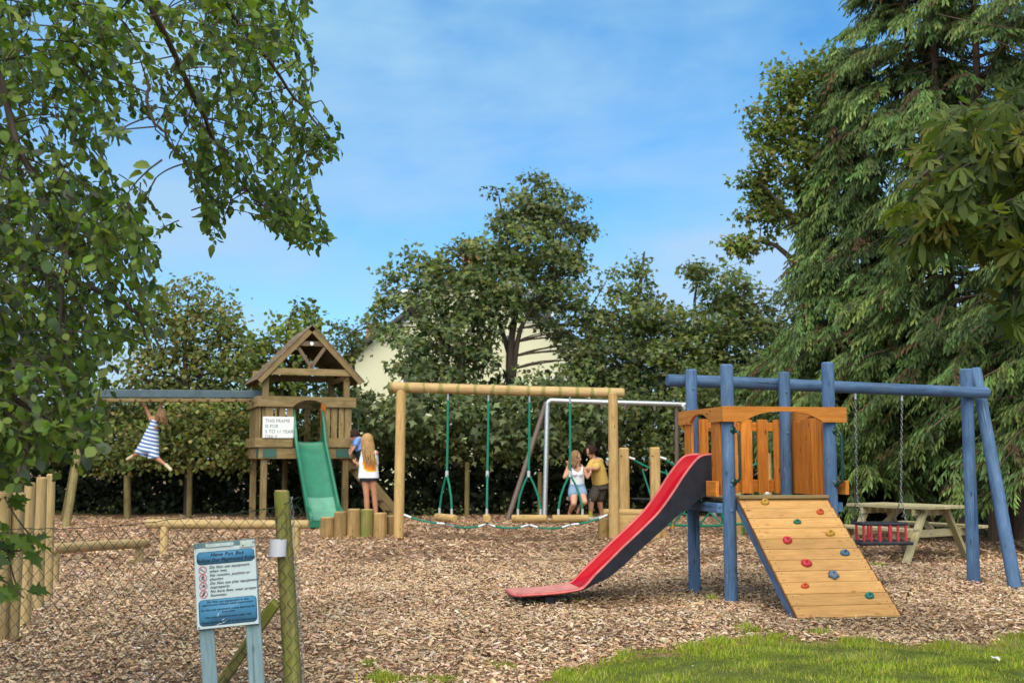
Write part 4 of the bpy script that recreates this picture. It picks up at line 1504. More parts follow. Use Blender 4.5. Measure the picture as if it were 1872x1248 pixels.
for i in range(nw):
    dd = i * cw
    z_ = float(np.interp(dd, tdx, tdz))
    o_ = bpy.data.objects.new('wire', wire_me[i % 2])
    COL.objects.link(o_)
    o_.parent = fen
    sway = .006 * math.sin(i * .35) + .004 * math.sin(i * .9)
    o_.location = V3((fx0.x, fx0.y, 0)) + fd * dd + fnv * sway + UP * z_ - fo_
    o_.rotation_euler = RF.to_euler()
    o_.rotation_euler.rotate_axis('Y', rnd.uniform(-.012, .012))
line = [V3((fx0.x, fx0.y, 0)) + fd * a_ + fnv * -.002 + UP * b_ for a_, b_ in zip(np.linspace(0, Lf, 60), np.interp(np.linspace(0, Lf, 60), tdx, tdz))]
line = [p_ + UP * (.003 * math.sin(i * 1.7)) for i, p_ in enumerate(line)]
MB().tube(line, .0022, 5).build('line_wire', M['wire'], fen, 60)
for k_ in range(3):                                   # loose cut ends curling round the post
    pts = []
    for j in range(26):
        z_ = float(tdz[0]) - j * .042
        pts.append(V3((pt.x + (pb.x - pt.x) * (pt.z - z_) / (pt.z - pb.z) + .056 + .008 * math.sin(j * 2.3 + k_ * 2), YF - .03 + .012 * k_ + .012 * math.cos(j * 2.3 + k_), z_)))
    MB().tube(pts, .0016, 4).build('loose_wire', M['galv_wire'], fen, 60)

# ------------------------------------------------------------------ rules sign
YS = 5.72
cA, cB, cC, cD = P(356, 996, YS), P(468, 983.5, YS + .07), P(471, 1141, YS + .055), P(358.5, 1149.5, YS - .005)
sx_ = ((cB - cA) + (cC - cD)).normalized()
sy_ = ((cA - cD) + (cB - cC)).normalized()
sn = sx_.cross(sy_).normalized()
sy_ = sn.cross(sx_)
SWd = ((cB - cA).length + (cC - cD).length) / 2
SHt = ((cA - cD).length + (cB - cC).length) / 2
so_ = (cA + cB + cC + cD) / 4 - sx_ * SWd / 2 - sy_ * SHt / 2
sign = thing('rules_sign', 'pale blue and white playground rules sign on two faded blue timber legs', 'sign', V3((so_.x + SWd / 2, YS, 0)))
RSg = Matrix((sx_, sy_, sn)).transposed()
def SG(x, y, z=0.0): return so_ + sx_ * x + sy_ * y + sn * z
face = MB().box(SG(SWd / 2, SHt / 2 - .012, -.004), (SWd, SHt - .024, .006), RSg, .002).build('sign_panel', M['sign_face'], sign)
MB().box(SG(SWd / 2, SHt / 2, -.018), (SWd + .004, SHt + .006, .018), RSg, .003).build('backing_board', M['sign_post'], sign)
for x0, w0 in ((.002, .078), (.242, .082)):
    x_ = (x0 + w0 / 2) * SWd / .32
    tp = SG(x_, SHt - .06, -.050); bt = SG(x_ + .004, .1, -.050); bt = bt + (bt - tp) * ((bt.z + .25) / (tp.z - bt.z))
    MB().bar(tp, bt, w0 * SWd / .32, .040, sn, .004).build('leg', M['sign_post'], sign)
MB().box(SG(SWd * .42, SHt - .013, .004), (SWd * .46, .018, .005), RSg, .002).build('batten', M['flake'], sign)
MB().box(SG(SWd * .87, SHt - .018, .004), (SWd * .24, .034, .005), RSg, .002).build('batten', M['flake'], sign)


def rrect(x0, y0, x1, y1, r):
    pts = []
    for (cx, cy, a_) in ((x1 - r, y0 + r, -90), (x1 - r, y1 - r, 0), (x0 + r, y1 - r, 90), (x0 + r, y0 + r, 180)):
        for j in range(5):
            q = rad(a_ + 22.5 * j)
            pts.append((cx + r * math.cos(q), cy + r * math.sin(q)))
    return pts


# panel layout measured down from the top edge, as fractions of the board
def fy(f_): return SHt * (1 - f_)
for nm, f0_, f1_ in (('heading_band', .105, .245), ('notice_band', .665, .962)):
    o_ = SG(0, 0, 0)
    MB().prism(rrect(.012, fy(f1_) - .002, SWd - .006, fy(f0_) + .002, .020), SG(0, 0, .0002), sx_, sy_, .0007).build('band_edge', M['ink'], face, 0)
    MB().prism(rrect(.0145, fy(f1_), SWd - .0085, fy(f0_), .018), SG(0, 0, .0004), sx_, sy_, .0009).build(nm, M['sign_blue'], face, 0)
hk = dict(shear=.30, spacing=1.12, offset=.0006)
items = [('Have Fun But', SWd * .53, fy(.158), .0235, dict(hk, align='CENTER'), 1.12),
         ('Follow Our Playground Rules', SWd * .51, fy(.222), .0235, dict(hk, align='CENTER'), .90)]
rk = dict(shear=.30, spacing=1.08, offset=.0003)
for i, (t1, t2) in enumerate((('Do Not use equipment', 'when wet.'), ('No running, pushing or', 'shoving.'), ('Do Not use play equipment', 'improperly.'), ('No bare feet, wear proper', 'footwear.'))):
    items.append((t1, SWd * .235, fy(.300 + i * .094), .0185, rk, 1.04))
    items.append((t2, SWd * .235, fy(.346 + i * .094), .0185, rk, 1.04))
bk = dict(shear=.30, spacing=1.05, offset=.0003, align='CENTER')
for i, (t1, f_) in enumerate((('Do Not use equipment in this', .702), ('playground without adult supervision.', .735), ('Do Not use equipment unless designed for', .793), ('your Age', .825),
                              ('Use playground at your own risk.', .880), ('Please report any faults to the management', .940))):
    items.append((t1, SWd * .51, fy(f_), .0148, bk, (1.08, 1.06, .98, 1.08, 1.08, .96)[i]))
lettering('lettering', items, SG(0, 0, 0), sx_, sy_, M['ink'], face, .0024)
for i in range(4):
    cx_, cy_ = SWd * .128, fy(.312 + i * .094)
    rr = .0195
    ringm = MB()
    rows = []
    for q in range(29):
        an = 2 * math.pi * q / 28
        rows.append([SG(cx_ + rr * math.cos(an), cy_ + rr * math.sin(an), .0022), SG(cx_ + (rr - .0032) * math.cos(an), cy_ + (rr - .0032) * math.sin(an), .0022)])
    ringm.strip([r[::-1] for r in rows])
    d1 = (math.cos(rad(135)), math.sin(rad(135)))
    ringm.add([SG(cx_ + d1[0] * rr * s1 + d1[1] * w1, cy_ + d1[1] * rr * s1 - d1[0] * w1, .0024) for s1, w1 in ((-.9, -.0011), (.9, -.0011), (.9, .0011), (-.9, .0011))], [(0, 1, 2, 3)])
    sy2 = ringm.build('prohibition_symbol', M['sign_red'], face, 0)
    fg = MB()
    def stroke(x0, y0, x1, y1, w=.0018):
        d_ = V3((x1 - x0, y1 - y0, 0)); d_.normalize()
        n_ = (-d_.y * w, d_.x * w)
        fg.add([SG(cx_ + x0 + n_[0], cy_ + y0 + n_[1], .0020), SG(cx_ + x0 - n_[0], cy_ + y0 - n_[1], .0020), SG(cx_ + x1 - n_[0], cy_ + y1 - n_[1], .0020), SG(cx_ + x1 + n_[0], cy_ + y1 + n_[1], .0020)], [(0, 1, 2, 3)])
    def dot(x, y, r):
        fg.add([SG(cx_ + x + r * math.cos(q), cy_ + y + r * math.sin(q), .0020) for q in [2 * math.pi * j / 10 for j in range(10)]], [tuple(range(10))])
    if i == 0:
        stroke(-.010, .003, .004, -.004, .0012); dot(-.008, .006, .0016); stroke(.002, -.003, .010, -.006, .0010)
    elif i == 1:
        dot(.001, .011, .0028); stroke(0, .008, -.001, -.001, .0026); stroke(0, .005, .009, .003); stroke(0, .005, -.008, .003); stroke(-.001, -.001, .006, -.005); stroke(.006, -.005, .004, -.012); stroke(-.001, -.001, -.005, -.007); stroke(-.005, -.007, -.011, -.006)
    elif i == 2:
        stroke(-.012, -.006, .010, -.003, .0011); dot(.003, .007, .0024); stroke(.002, .005, -.003, -.001, .0022); stroke(-.003, -.001, .006, .001, .0014); stroke(.008, .009, .010, -.002, .0011)
    else:
        stroke(.006, .011, -.001, -.002, .0036); stroke(-.001, -.002, -.008, -.009, .0034); stroke(-.008, -.009, -.010, -.005, .0026)
    fg.build('pictogram', M['ink'], sy2, 0)
for (x, f_) in ((.03, .05), (.80, .06), (.97, .03), (.03, .975)):
    c = SG(SWd * x, fy(f_), .002)
    MB().cyl(c, c + sn * .007, .0035, None, 8, .001).build('screw', M['ink'], sign)
fl2 = MB()
for (x, f_, dx, dy) in ((.36, .955, .035, .012), (.31, .965, .02, .006), (.33, .87, .006, .016), (.40, .915, .012, .006)):
    p = SG(SWd * x, fy(f_), .0022)
    fl2.add([p, p + sx_ * dx + sy_ * (dy + .0016), p + sx_ * (dx + .002) + sy_ * dy, p + sx_ * .002 - sy_ * .001], [(0, 3, 2, 1)])
fl2.build('scratch', M['white'], face, 0)


# ------------------------------------------------------------------ people
def skin_mat(name, c):
    m, nt, b = new_mat(name, .5, .35)
    b.inputs['Subsurface Weight'].default_value = .12
    b.inputs['Subsurface Radius'].default_value = (.01, .004, .002)
    tc = nd(nt, 'ShaderNodeTexCoord').outputs['Object']
    nt.links.new(mixc(nt, 1.0, c, ramp(nt, noise(nt, tc, 9, 4), [(.3, (.88, .84, .82)), (.7, (1.08, 1.06, 1.05))]), 'MULTIPLY'), b.inputs['Base Color'])
    return m


def cloth(name, c, var=.12, sc=14):
    m, nt, b = new_mat(name, .85, .15)
    tc = nd(nt, 'ShaderNodeTexCoord').outputs['Object']
    n1 = noise(nt, tc, sc, 4, .6)
    nt.links.new(mixc(nt, 1.0, c, ramp(nt, n1, [(.25, 1 - var), (.75, 1 + var)]), 'MULTIPLY'), b.inputs['Base Color'])
    bump(nt, b, noise(nt, tc, sc * .8, 3, .5, .5), .5, .012)
    return m


M['skin'] = skin_mat('fair skin', (.56, .30, .195))
M['skin_tan'] = skin_mat('tanned skin', (.50, .245, .145))
M['eye'] = plain('dark eyes', (.02, .015, .012), .3, .5)
M['lip'] = plain('lips', (.42, .14, .12), .5, .3)
M['hair_blond'] = cloth('long blond hair', (.40, .24, .10), .3, 30)
M['hair_brown'] = cloth('light brown hair', (.24, .135, .07), .3, 30)
M['hair_dark'] = cloth('dark hair', (.035, .018, .014), .2, 30)
M['white_shirt'] = cloth('white cotton', (.74, .76, .80))
M['blue_shirt'] = cloth('blue cotton', (.17, .30, .66))
M['mustard'] = cloth('mustard cotton', (.55, .36, .10))
M['denim'] = cloth('pale denim', (.20, .29, .42), .25, 40)
M['navy'] = cloth('dark shorts', (.025, .03, .045))
M['grey_short'] = cloth('grey brown shorts', (.085, .07, .055))
M['sandal'] = cloth('pale sandals', (.50, .42, .28))
M['sock'] = cloth('yellow socks', (.50, .46, .03))
M['trainer'] = cloth('white trainers', (.55, .54, .50))
m, nt, b = new_mat('blue striped dress', .85, .15)
tc = nd(nt, 'ShaderNodeTexCoord').outputs['Object']
wv = nd(nt, 'ShaderNodeTexWave', {'Vector': mapping(nt, tc, (1, 1, 1), rot=(0, rad(-14), 0)), 'Scale': 4.3, 'Distortion': .8, 'Detail': 1}, bands_direction='Z').outputs['Fac']
nt.links.new(ramp(nt, wv, [(.40, (.66, .72, .80)), (.58, (.09, .17, .38))]), b.inputs['Base Color'])
M['stripe'] = m


def remesh(name, mb, voxel, mat, parent, smooth=4, label=None):
    me0 = bpy.data.meshes.new('tmp')
    me0.from_pydata(mb.v, [], mb.f)
    o = bpy.data.objects.new('tmp', me0)
    COL.objects.link(o)
    r = o.modifiers.new('r', 'REMESH'); r.mode = 'VOXEL'; r.voxel_size = voxel
    s_ = o.modifiers.new('s', 'SMOOTH'); s_.factor = .5; s_.iterations = smooth
    d_ = o.modifiers.new('d', 'DECIMATE'); d_.ratio = .42
    bpy.context.view_layer.update()
    me = bpy.data.meshes.new_from_object(o.evaluated_get(bpy.context.evaluated_depsgraph_get()))
    bpy.data.objects.remove(o); bpy.data.meshes.remove(me0)
    org = origin_of(parent)
    me.transform(Matrix.Translation(-org))
    me.name = name
    me.shade_smooth()
    me.materials.clear(); me.materials.append(mat)
    ob = bpy.data.objects.new(name, me)
    COL.objects.link(ob); ob.parent = parent
    if label: ob['label'] = label
    return ob


def limb(mb, p0, p1, r0, r1, bulge=0.0):
    p0, p1 = V3(p0), V3(p1)
    d = p1 - p0
    L = d.length
    if L < 1e-6: return
    n = 7
    path, rs = [], []
    x = d / L
    for i, q in enumerate((-1, -.75, -.35)):
        path.append(p0 + x * (r0 * q)); rs.append(r0 * math.sqrt(max(.02, 1 - q * q)))
    for i in range(n):
        t = i / (n - 1)
        path.append(p0.lerp(p1, t)); rs.append(r0 + (r1 - r0) * t + bulge * math.sin(math.pi * min(1, t * 1.5)) * (r0 + r1) * .5)
    for q in (.35, .75, 1):
        path.append(p1 + x * (r1 * q)); rs.append(r1 * math.sqrt(max(.02, 1 - q * q)))
    mb.tube(path, rs, 12)


def hand(mb, w, d, across, s=1.0, curl=.5, thumb=1):
    """palm, four unequal bent fingers and a thumb; curl bends towards d x across"""
    d, across = V3(d).normalized(), V3(across)
    across = (across - d * across.dot(d)).normalized()
    nrm = d.cross(across)
    limb(mb, w, w + d * .05 * s, .022 * s, .026 * s)
    for o_, L, b0 in ((-.030, .060, .080), (-.010, .073, .086), (.010, .078, .088), (.029, .070, .084)):
        p = w + d * (b0 - .03) * s + across * (o_ * .8 * s)
        limb(mb, w + d * .02 * s + across * (o_ * .5 * s), p, .015 * s, .012 * s)
        ang = curl * .5
        r_ = .0098 * s
        for k_, f_ in enumerate((.5, .3, .24)):
            q = p + (d * math.cos(ang) + nrm * math.sin(ang)) * (L * f_ * s)
            limb(mb, p, q, r_, r_ * .92)
            p = q; r_ *= .93; ang += curl
    p = w + d * .022 * s + across * (thumb * .024 * s)
    q = p + (d * .55 + across * thumb * .7 + nrm * .35).normalized() * .042 * s
    limb(mb, p, q, .013 * s, .011 * s)
    limb(mb, q, q + (d * .8 + nrm * .5 + across * thumb * .15).normalized() * .032 * s, .011 * s, .009 * s)


def head(mb, c, fwd, up, h):
    """h is the height of the head"""
    fwd, up = V3(fwd).normalized(), V3(up)
    up = (up - fwd * up.dot(fwd)).normalized()
    sd_ = fwd.cross(up)
    R = Matrix((sd_, fwd, up)).transposed()
    f = lambda x, y, z: c + sd_ * (x * h) + fwd * (y * h) + up * (z * h)
    mb.ball(f(0, -.06, .10), (h * .345, h * .42, h * .40), R, 16, 12)
    mb.ball(f(0, .10, -.18), (h * .265, h * .27, h * .31), R, 14, 10)
    limb(mb, f(0, .28, -.40), f(0, .30, -.40), h * .09, h * .08)
    limb(mb, f(0, .36, .03), f(0, .44, -.12), h * .035, h * .06)
    for s_ in (-1, 1):
        mb.ball(f(.34 * s_, -.04, -.06), (h * .04, h * .08, h * .13), R, 8, 6)
        limb(mb, f(.06 * s_, .36, .08), f(.22 * s_, .28, .07), h * .04, h * .03)
    return f, R


def face(f, h, person):
    for s_ in (-1, 1):
        MB().ball(f(.13 * s_, .335, -.005), h * .045, None, 8, 6).build('eye', M['eye'], person)
    MB().tube([f(-.10, .35, -.27), f(0, .385, -.265), f(.10, .35, -.27)], h * .022, 6).build('mouth', M['lip'], person)


def locks(c, f, h, n, L, down, spread, mat, person, back=True, seed=1, wave=.012, face_gap=.5):
    """hair: a cap over the skull and many separate tapering locks falling from it"""
    r_ = random.Random(seed)
    mb = MB()
    for i in range(n):
        u = r_.uniform(-math.pi, math.pi)
        if abs(u) < face_gap: u = math.copysign(face_gap + r_.uniform(0, .5), u)
        el = r_.uniform(.15, 1.45)
        # u = 0 is the face; start points over the skull
        st_ = f(.36 * math.sin(u) * math.cos(el), .43 * math.cos(u) * math.cos(el) - .06, .41 * math.sin(el) + .11)
        side = f(.40 * math.sin(u), .46 * math.cos(u) - .08, -.02)
        ln = L * r_.uniform(.75, 1.05)
        p2 = side + down * ln * .5 + V3((r_.uniform(-1, 1), r_.uniform(-1, 1), 0)) * spread * .5
        p3 = side + down * ln + V3((r_.uniform(-1, 1), r_.uniform(-1, 1), 0)) * spread
        pts = fine([tuple(f(0, -.06, .50).lerp(st_, .5) + (st_ - f(0, -.06, .1)) * .16), tuple(st_ + (st_ - f(0, -.06, .1)) * .05), tuple(side), tuple(p2), tuple(p3)], 3)
        pts = [V3(p) + V3((math.sin(i + j * .9), math.cos(i * 1.7 + j * .8), 0)) * wave * (j / len(pts)) for j, p in enumerate(pts)]
        m_ = len(pts)
        mb.tube(pts, [h * (.06 + .05 * math.sin(math.pi * min(1, j / m_ * 1.3 + .1))) * (1 if j < m_ - 2 else (.55 if j < m_ - 1 else .12)) for j in range(m_)], 6)
    return mb.build('hair', mat, person, 80)


def shell(mb, c0, c1, r0, r1, fwd, n=6):
    """elliptic trunk section stack from c0 to c1; r = (half width, half depth)"""
    c0, c1 = V3(c0), V3(c1)
    ax = (c1 - c0).normalized()
    fw = V3(fwd); fw = (fw - ax * fw.dot(ax)).normalized()
    sd_ = ax.cross(fw)
    rows = []
    for i in range(n + 1):
        t = i / n
        c = c0.lerp(c1, t)
        a, d = r0[0] + (r1[0] - r0[0]) * t, r0[1] + (r1[1] - r0[1]) * t
        rows.append([c + sd_ * (a * math.cos(q)) + fw * (d * math.sin(q)) for q in [2 * math.pi * j / 20 for j in range(20)]])
    k = len(mb.v)
    mb.strip(rows, True)
    mb.f.append(tuple(k + j for j in range(20))[::-1])
    k2 = len(mb.v) - 20
    mb.f.append(tuple(k2 + j for j in range(20)))


VX = .0075

# --- girl hanging from the monkey bar
Y1 = X_(-.1, .6).y - .72
def J(px, py, dy=0.0): return P(px, py, Y1 + dy)
g1 = thing('person', 'small girl in a blue striped dress hanging by both arms from the monkey bar', 'person', J(272, 850))
mb = MB()
wl, el_, sl_ = J(257, 730), J(266.5, 745), J(276, 766, .02)
wr, er_, sr_ = J(296.5, 731, .10), J(294, 744, .14), J(288, 763, .12)
hip, chest, neck = J(271, 816, .06), J(280.5, 781, .06), J(285, 768, .06)
limb(mb, sl_, el_, .038, .030, .06); limb(mb, el_, wl, .030, .021, .08)
limb(mb, sr_, er_, .038, .030, .06); limb(mb, er_, wr, .030, .021, .08)
hand(mb, wl, J(257, 722) - wl, V3((1, 0, 0)), .8, .75, 1)
hand(mb, wr, J(297, 722, .10) - wr, V3((1, 0, 0)), .8, .75, -1)
limb(mb, chest, hip, .095, .09); limb(mb, sl_, sr_, .05, .05); limb(mb, neck, J(290, 762, .05), .038, .036)
hc = J(293.5, 760, .05)
f, R = head(mb, hc, V3((-1, .55, .12)), V3((.12, 0, 1)), .205)
kl, al_ = J(258, 826, .05), J(243, 833, .22)
kr, ar_ = J(285, 836, .02), J(301, 848, .04)
limb(mb, hip + V3((-.06, 0, 0)), kl, .072, .048); limb(mb, kl, al_, .046, .030, .12)
limb(mb, hip + V3((.06, 0, 0)), kr, .072, .048); limb(mb, kr, ar_, .046, .030, .12)
limb(mb, al_, J(237, 837, .20), .03, .024); limb(mb, ar_, J(309, 855, .0), .03, .024)
remesh('body', mb, VX, M['skin_tan'], g1)
face(f, .205, g1)
mb = MB()
shell(mb, J(283.5, 769, .06), J(279, 786, .06), (.085, .075), (.115, .095), V3((-1, .6, 0)))
shell(mb, J(279, 785, .06), J(270.5, 826, .06), (.115, .095), (.225, .15), V3((-.3, 1, 0)))
limb(mb, sl_ + V3((.03, 0, -.03)), J(281, 776, .03), .042, .05); limb(mb, sr_, J(283, 776, .1), .04, .05)
shell(mb, J(264, 818, .05), J(257, 830, .05), (.12, .12), (.13, .12), V3((0, 1, 0)))
shell(mb, J(280, 820, .05), J(281, 838, .03), (.10, .11), (.115, .11), V3((0, 1, 0)))
remesh('dress', mb, .010, M['stripe'], g1, 3)
for p0, p1 in ((J(243, 833, .21), J(234.5, 838, .17)), (J(303, 849, .04), J(311, 857, -.02))):
    mb = MB(); limb(mb, p0, p1, .036, .034); limb(mb, p1, p1 + (p1 - p0) * .2, .036, .03)
    remesh('sandal', mb, .009, M['sandal'], g1, 3)
locks(hc, f, .205, 70, .15, V3((.10, .05, -1)).normalized(), .045, M['hair_brown'], g1, seed=3)

# --- girl with long blond hair by the ladder, seen from behind
Y2 = 21.7
def J(px, py, dy=0.0): return P(px, py, Y2 + dy)
zf = 0.0
g2 = thing('person', 'girl with very long blond hair and white T-shirt standing by the ladder, seen from behind', 'person', V3((J(680, 950).x, Y2, 0)))
mb = MB()
hipL, hipR = J(668, 874), J(681, 874)
kL, kR = J(670, 907, -.02), J(684.5, 906, .02)
aL_, aR_ = V3((J(672, 940).x, Y2, .08)), V3((J(688, 940).x, Y2 + .04, .08))
limb(mb, hipL, kL, .080, .053); limb(mb, kL, aL_, .052, .034, .16)
limb(mb, hipR, kR, .080, .053); limb(mb, kR, aR_, .052, .034, .16)
for a_ in (aL_, aR_):
    limb(mb, a_ + V3((0, -.03, -.045)), a_ + V3((-.02, .15, -.055)), .034, .026)
shL, shR, nk = J(664, 828, .02), J(687, 828, .02), J(674, 820, .02)
limb(mb, J(675, 835, .02), J(674.5, 866, .01), .11, .11)
limb(mb, shL, shR, .055, .055); limb(mb, nk, J(671.5, 811, .02), .05, .047)
eL, wL = J(661, 852, .03), J(650, 845, .20)
limb(mb, shL, eL, .044, .035, .05); limb(mb, eL, wL, .034, .024, .1)
hand(mb, wL, J(645, 841, .26) - wL, V3((0, 0, 1)), .95, .3, 1)
eR, wR = J(686, 853, .14), J(660, 853, .28)
limb(mb, shR, eR, .044, .035, .05); limb(mb, eR, wR, .034, .024, .1)
hand(mb, wR, J(652, 851, .32) - wR, V3((0, 0, 1)), .95, .3, 1)
hc = J(671, 806, .02)
f, R = head(mb, hc, V3((-.35, 1, .0)), UP, .235)
remesh('body', mb, VX, M['skin_tan'], g2)
face(f, .235, g2)
mb = MB()
shell(mb, J(674.5, 824, .02), J(674, 845, .02), (.15, .105), (.175, .125), V3((0, -1, 0)))
shell(mb, J(674, 844, .02), J(673.5, 874, .01), (.175, .125), (.205, .155), V3((0, -1, 0)))
limb(mb, shL + V3((.02, 0, 0)), shL.lerp(eL, .75), .062, .068); limb(mb, shR - V3((.02, 0, 0)), shR.lerp(eR, .75), .062, .068)
m, nt, b = new_mat('white shirt with orange print', .85, .15)
tc = nd(nt, 'ShaderNodeTexCoord').outputs['Object']
pc_ = J(679, 853) - g2.location
dv = nd(nt, 'ShaderNodeVectorMath', {0: mixc(nt, .10, tc, nd(nt, 'ShaderNodeTexNoise', {'Vector': tc, 'Scale': 8.0}).outputs['Color']), 1: (pc_.x + .05, pc_.y - .10, pc_.z + .0)}, operation='DISTANCE').outputs['Value']
pr = ramp(nt, dv, [(.10, (.62, .20, .03)), (.135, (.66, .42, .05)), (.16, (.74, .76, .80))], 'CONSTANT')
nt.links.new(pr, b.inputs['Base Color'])
bump(nt, b, noise(nt, tc, 12, 3, .5, .5), .5, .012)
remesh('t_shirt', mb, .010, m, g2, 3)
mb = MB()
shell(mb, J(674, 868), J(674, 878.5), (.165, .13), (.175, .135), V3((0, -1, 0)))
remesh('shorts', mb, .012, M['navy'], g2, 2)
locks(hc, f, .235, 150, .50, V3((.14, -.02, -1)).normalized(), .055, M['hair_blond'], g2, seed=5, wave=.018, face_gap=.7)

# --- boy in blue climbing the ladder
Y3 = 22.75
def J(px, py, dy=0.0): return P(px, py, Y3 + dy)
g3 = thing('person', 'boy in a blue T-shirt leaning into the wooden tower from its ladder', 'person', J(660, 850))
mb = MB()
hc = J(646, 796, .0)
f, R = head(mb, hc, V3((-1, .05, -.25)), V3((-.2, 0, 1)), .20)
s0, s1, hp_ = J(655, 803, -.13), J(655, 802, .14), J(664, 830, .02)
limb(mb, J(656, 806), hp_, .10, .095); limb(mb, s0, s1, .052, .052); limb(mb, J(653, 801), J(648.5, 799), .042, .042)
e0, w0 = J(648, 817, -.16), J(642, 826, -.16)
limb(mb, s0, e0, .037, .030, .06); limb(mb, e0, w0, .029, .021, .08)
hand(mb, w0, V3((-.5, 0, -1)), V3((0, 1, 0)), .8, .4, 1)
e1, w1 = J(645, 814, .2), J(640, 822, .2)
limb(mb, s1, e1, .037, .030, .06); limb(mb, e1, w1, .029, .021, .08)
hand(mb, w1, V3((-.5, 0, -1)), V3((0, 1, 0)), .8, .4, -1)
for dy in (-.08, .09):
    k_, a_ = J(661, 852, dy - .03), J(668, 872, dy)
    limb(mb, hp_ + V3((0, dy, 0)), k_, .07, .048); limb(mb, k_, a_, .045, .03, .12); limb(mb, a_, a_ + V3((-.12, 0, -.03)), .03, .025)
remesh('body', mb, VX, M['skin'], g3)
face(f, .20, g3)
mb = MB()
shell(mb, J(652.5, 802, .0), J(661, 822, .01), (.13, .10), (.15, .12), V3((0, 0, 1)))
limb(mb, s0, s0.lerp(e0, .62), .056, .054); limb(mb, s1, s1.lerp(e1, .62), .056, .054)
remesh('t_shirt', mb, .010, M['blue_shirt'], g3, 3)
mb = MB()
shell(mb, J(660, 820, .01), J(665, 834, .02), (.125, .11), (.14, .13), V3((1, 0, 0)))
for dy in (-.08, .09):
    limb(mb, hp_ + V3((0, dy, 0)), J(661.5, 849, dy - .02), .082, .066)
remesh('shorts', mb, .010, M['navy'], g3, 3)
locks(hc, f, .20, 50, .02, V3((.2, 0, -1)).normalized(), .01, M['hair_dark'], g3, seed=8, wave=.004, face_gap=.9)

# --- girl on the swing
Y4 = 22.6
def J(px, py, dy=0.0): return P(px, py, Y4 + dy)
g4 = thing('person', 'girl in a white top and denim shorts sitting on the far swing', 'person', J(1058, 900))
mb = MB()
hp_, ch, nk = J(1055, 890, .05), J(1056, 861, .0), J(1055.5, 850, -.01)
hc = J(1053.5, 836, -.02)
limb(mb, ch, hp_, .105, .12); limb(mb, J(1046, 857), J(1066, 857), .048, .048); limb(mb, nk, J(1054.5, 845, -.01), .046, .042)
f, R = head(mb, hc, V3((.88, -.40, -.08)), UP, .225)
eL, wL = J(1032, 872, -.05), J(1038.5, 851, .02)
limb(mb, J(1045.5, 857), eL, .043, .037, .06); limb(mb, eL, wL, .036, .024, .1)
hand(mb, wL, V3((.06, .1, 1)), V3((0, 1, 0)), .95, .8, -1)
eR, wR = J(1074, 872, -.03), J(1080, 862, .10)
limb(mb, J(1066.5, 857), eR, .043, .037, .06); limb(mb, eR, wR, .036, .024, .1)
hand(mb, wR, V3((.0, .1, 1)), V3((0, 1, 0)), .95, .8, 1)
for (kx, ky, ax_, ay_, hx, fx, fy_) in ((1049, 920, 1041, 937, 1049, 1041, 941), (1069, 917, 1060, 925, 1062, 1055, 935)):
    kk, aa = J(kx, ky, -.36), J(ax_, ay_, -.05)
    limb(mb, J(hx, 896, .02), kk, .088, .058); limb(mb, kk, aa, .056, .034, .16)
    limb(mb, aa, J(fx, fy_, -.02) + V3((0, -.06, -.02)), .034, .027)
remesh('body', mb, VX, M['skin'], g4)
face(f, .225, g4)
mb = MB()
shell(mb, J(1056, 863, .0), J(1055, 885, .03), (.135, .115), (.145, .125), V3((0, -1, 0)))
mb.ball(J(1051, 866, -.09), .058); mb.ball(J(1061, 866, -.09), .058)
for (x0, x1) in ((1047.5, 1048), (1064.5, 1063)):
    limb(mb, J(x0, 853.5, -.03), J(x1, 864, -.09), .017, .03)
remesh('vest_top', mb, .008, M['white_shirt'], g4, 3)
mb = MB()
shell(mb, J(1055, 883, .03), J(1055.5, 897, .05), (.15, .135), (.185, .16), V3((0, -1, 0)))
limb(mb, J(1048, 895, .0), J(1047, 903, -.12), .102, .098); limb(mb, J(1062.5, 895, .0), J(1065, 902, -.12), .102, .098)
remesh('denim_shorts', mb, .010, M['denim'], g4, 3)
locks(hc, f, .225, 110, .20, V3((-.06, -.08, -1)).normalized(), .05, M['hair_brown'], g4, seed=12, wave=.014, face_gap=.95)
MB().tube([wL + V3((.028 * math.cos(q), .028 * math.sin(q), -.02)) for q in [2 * math.pi * j / 12 for j in range(12)]], .006, 5, False, True).build('bracelet', M['navy'], g4)

# --- boy pushing her
Y5 = 23.05
def J(px, py, dy=0.0): return P(px, py, Y5 + dy)
g5 = thing('person', 'boy in a mustard T-shirt and dark shorts pushing the girl on the swing', 'person', V3((J(1090, 945).x, Y5, 0)))
mb = MB()
hp_, ch, nk = J(1098, 883, .05), J(1091, 847, -.02), J(1085, 836, -.04)
hc = J(1080, 826, -.06)
limb(mb, ch, hp_, .125, .125); limb(mb, J(1085, 843, -.10), J(1096, 842, .10), .06, .06); limb(mb, nk, J(1082, 831, -.05), .052, .05)
f, R = head(mb, hc, V3((-.75, -.6, -.42)), V3((-.25, -.1, 1)), .235)
sL, sR = J(1083, 845, -.12), J(1097, 843, .05)
eL, wL = J(1074, 862, -.20), J(1066.5, 855, -.28)
limb(mb, sL, eL, .048, .040, .06); limb(mb, eL, wL, .038, .027, .1)
hand(mb, wL, V3((-.8, -.2, .4)), V3((0, .3, 1)), 1.0, .35, 1)
eR, wR = J(1089, 857, -.24), J(1079.5, 856, -.34)
limb(mb, sR, eR, .048, .040, .06); limb(mb, eR, wR, .038, .027, .1)
hand(mb, wR, V3((-.9, -.1, .1)), V3((0, .3, 1)), 1.0, .35, -1)
legs = []
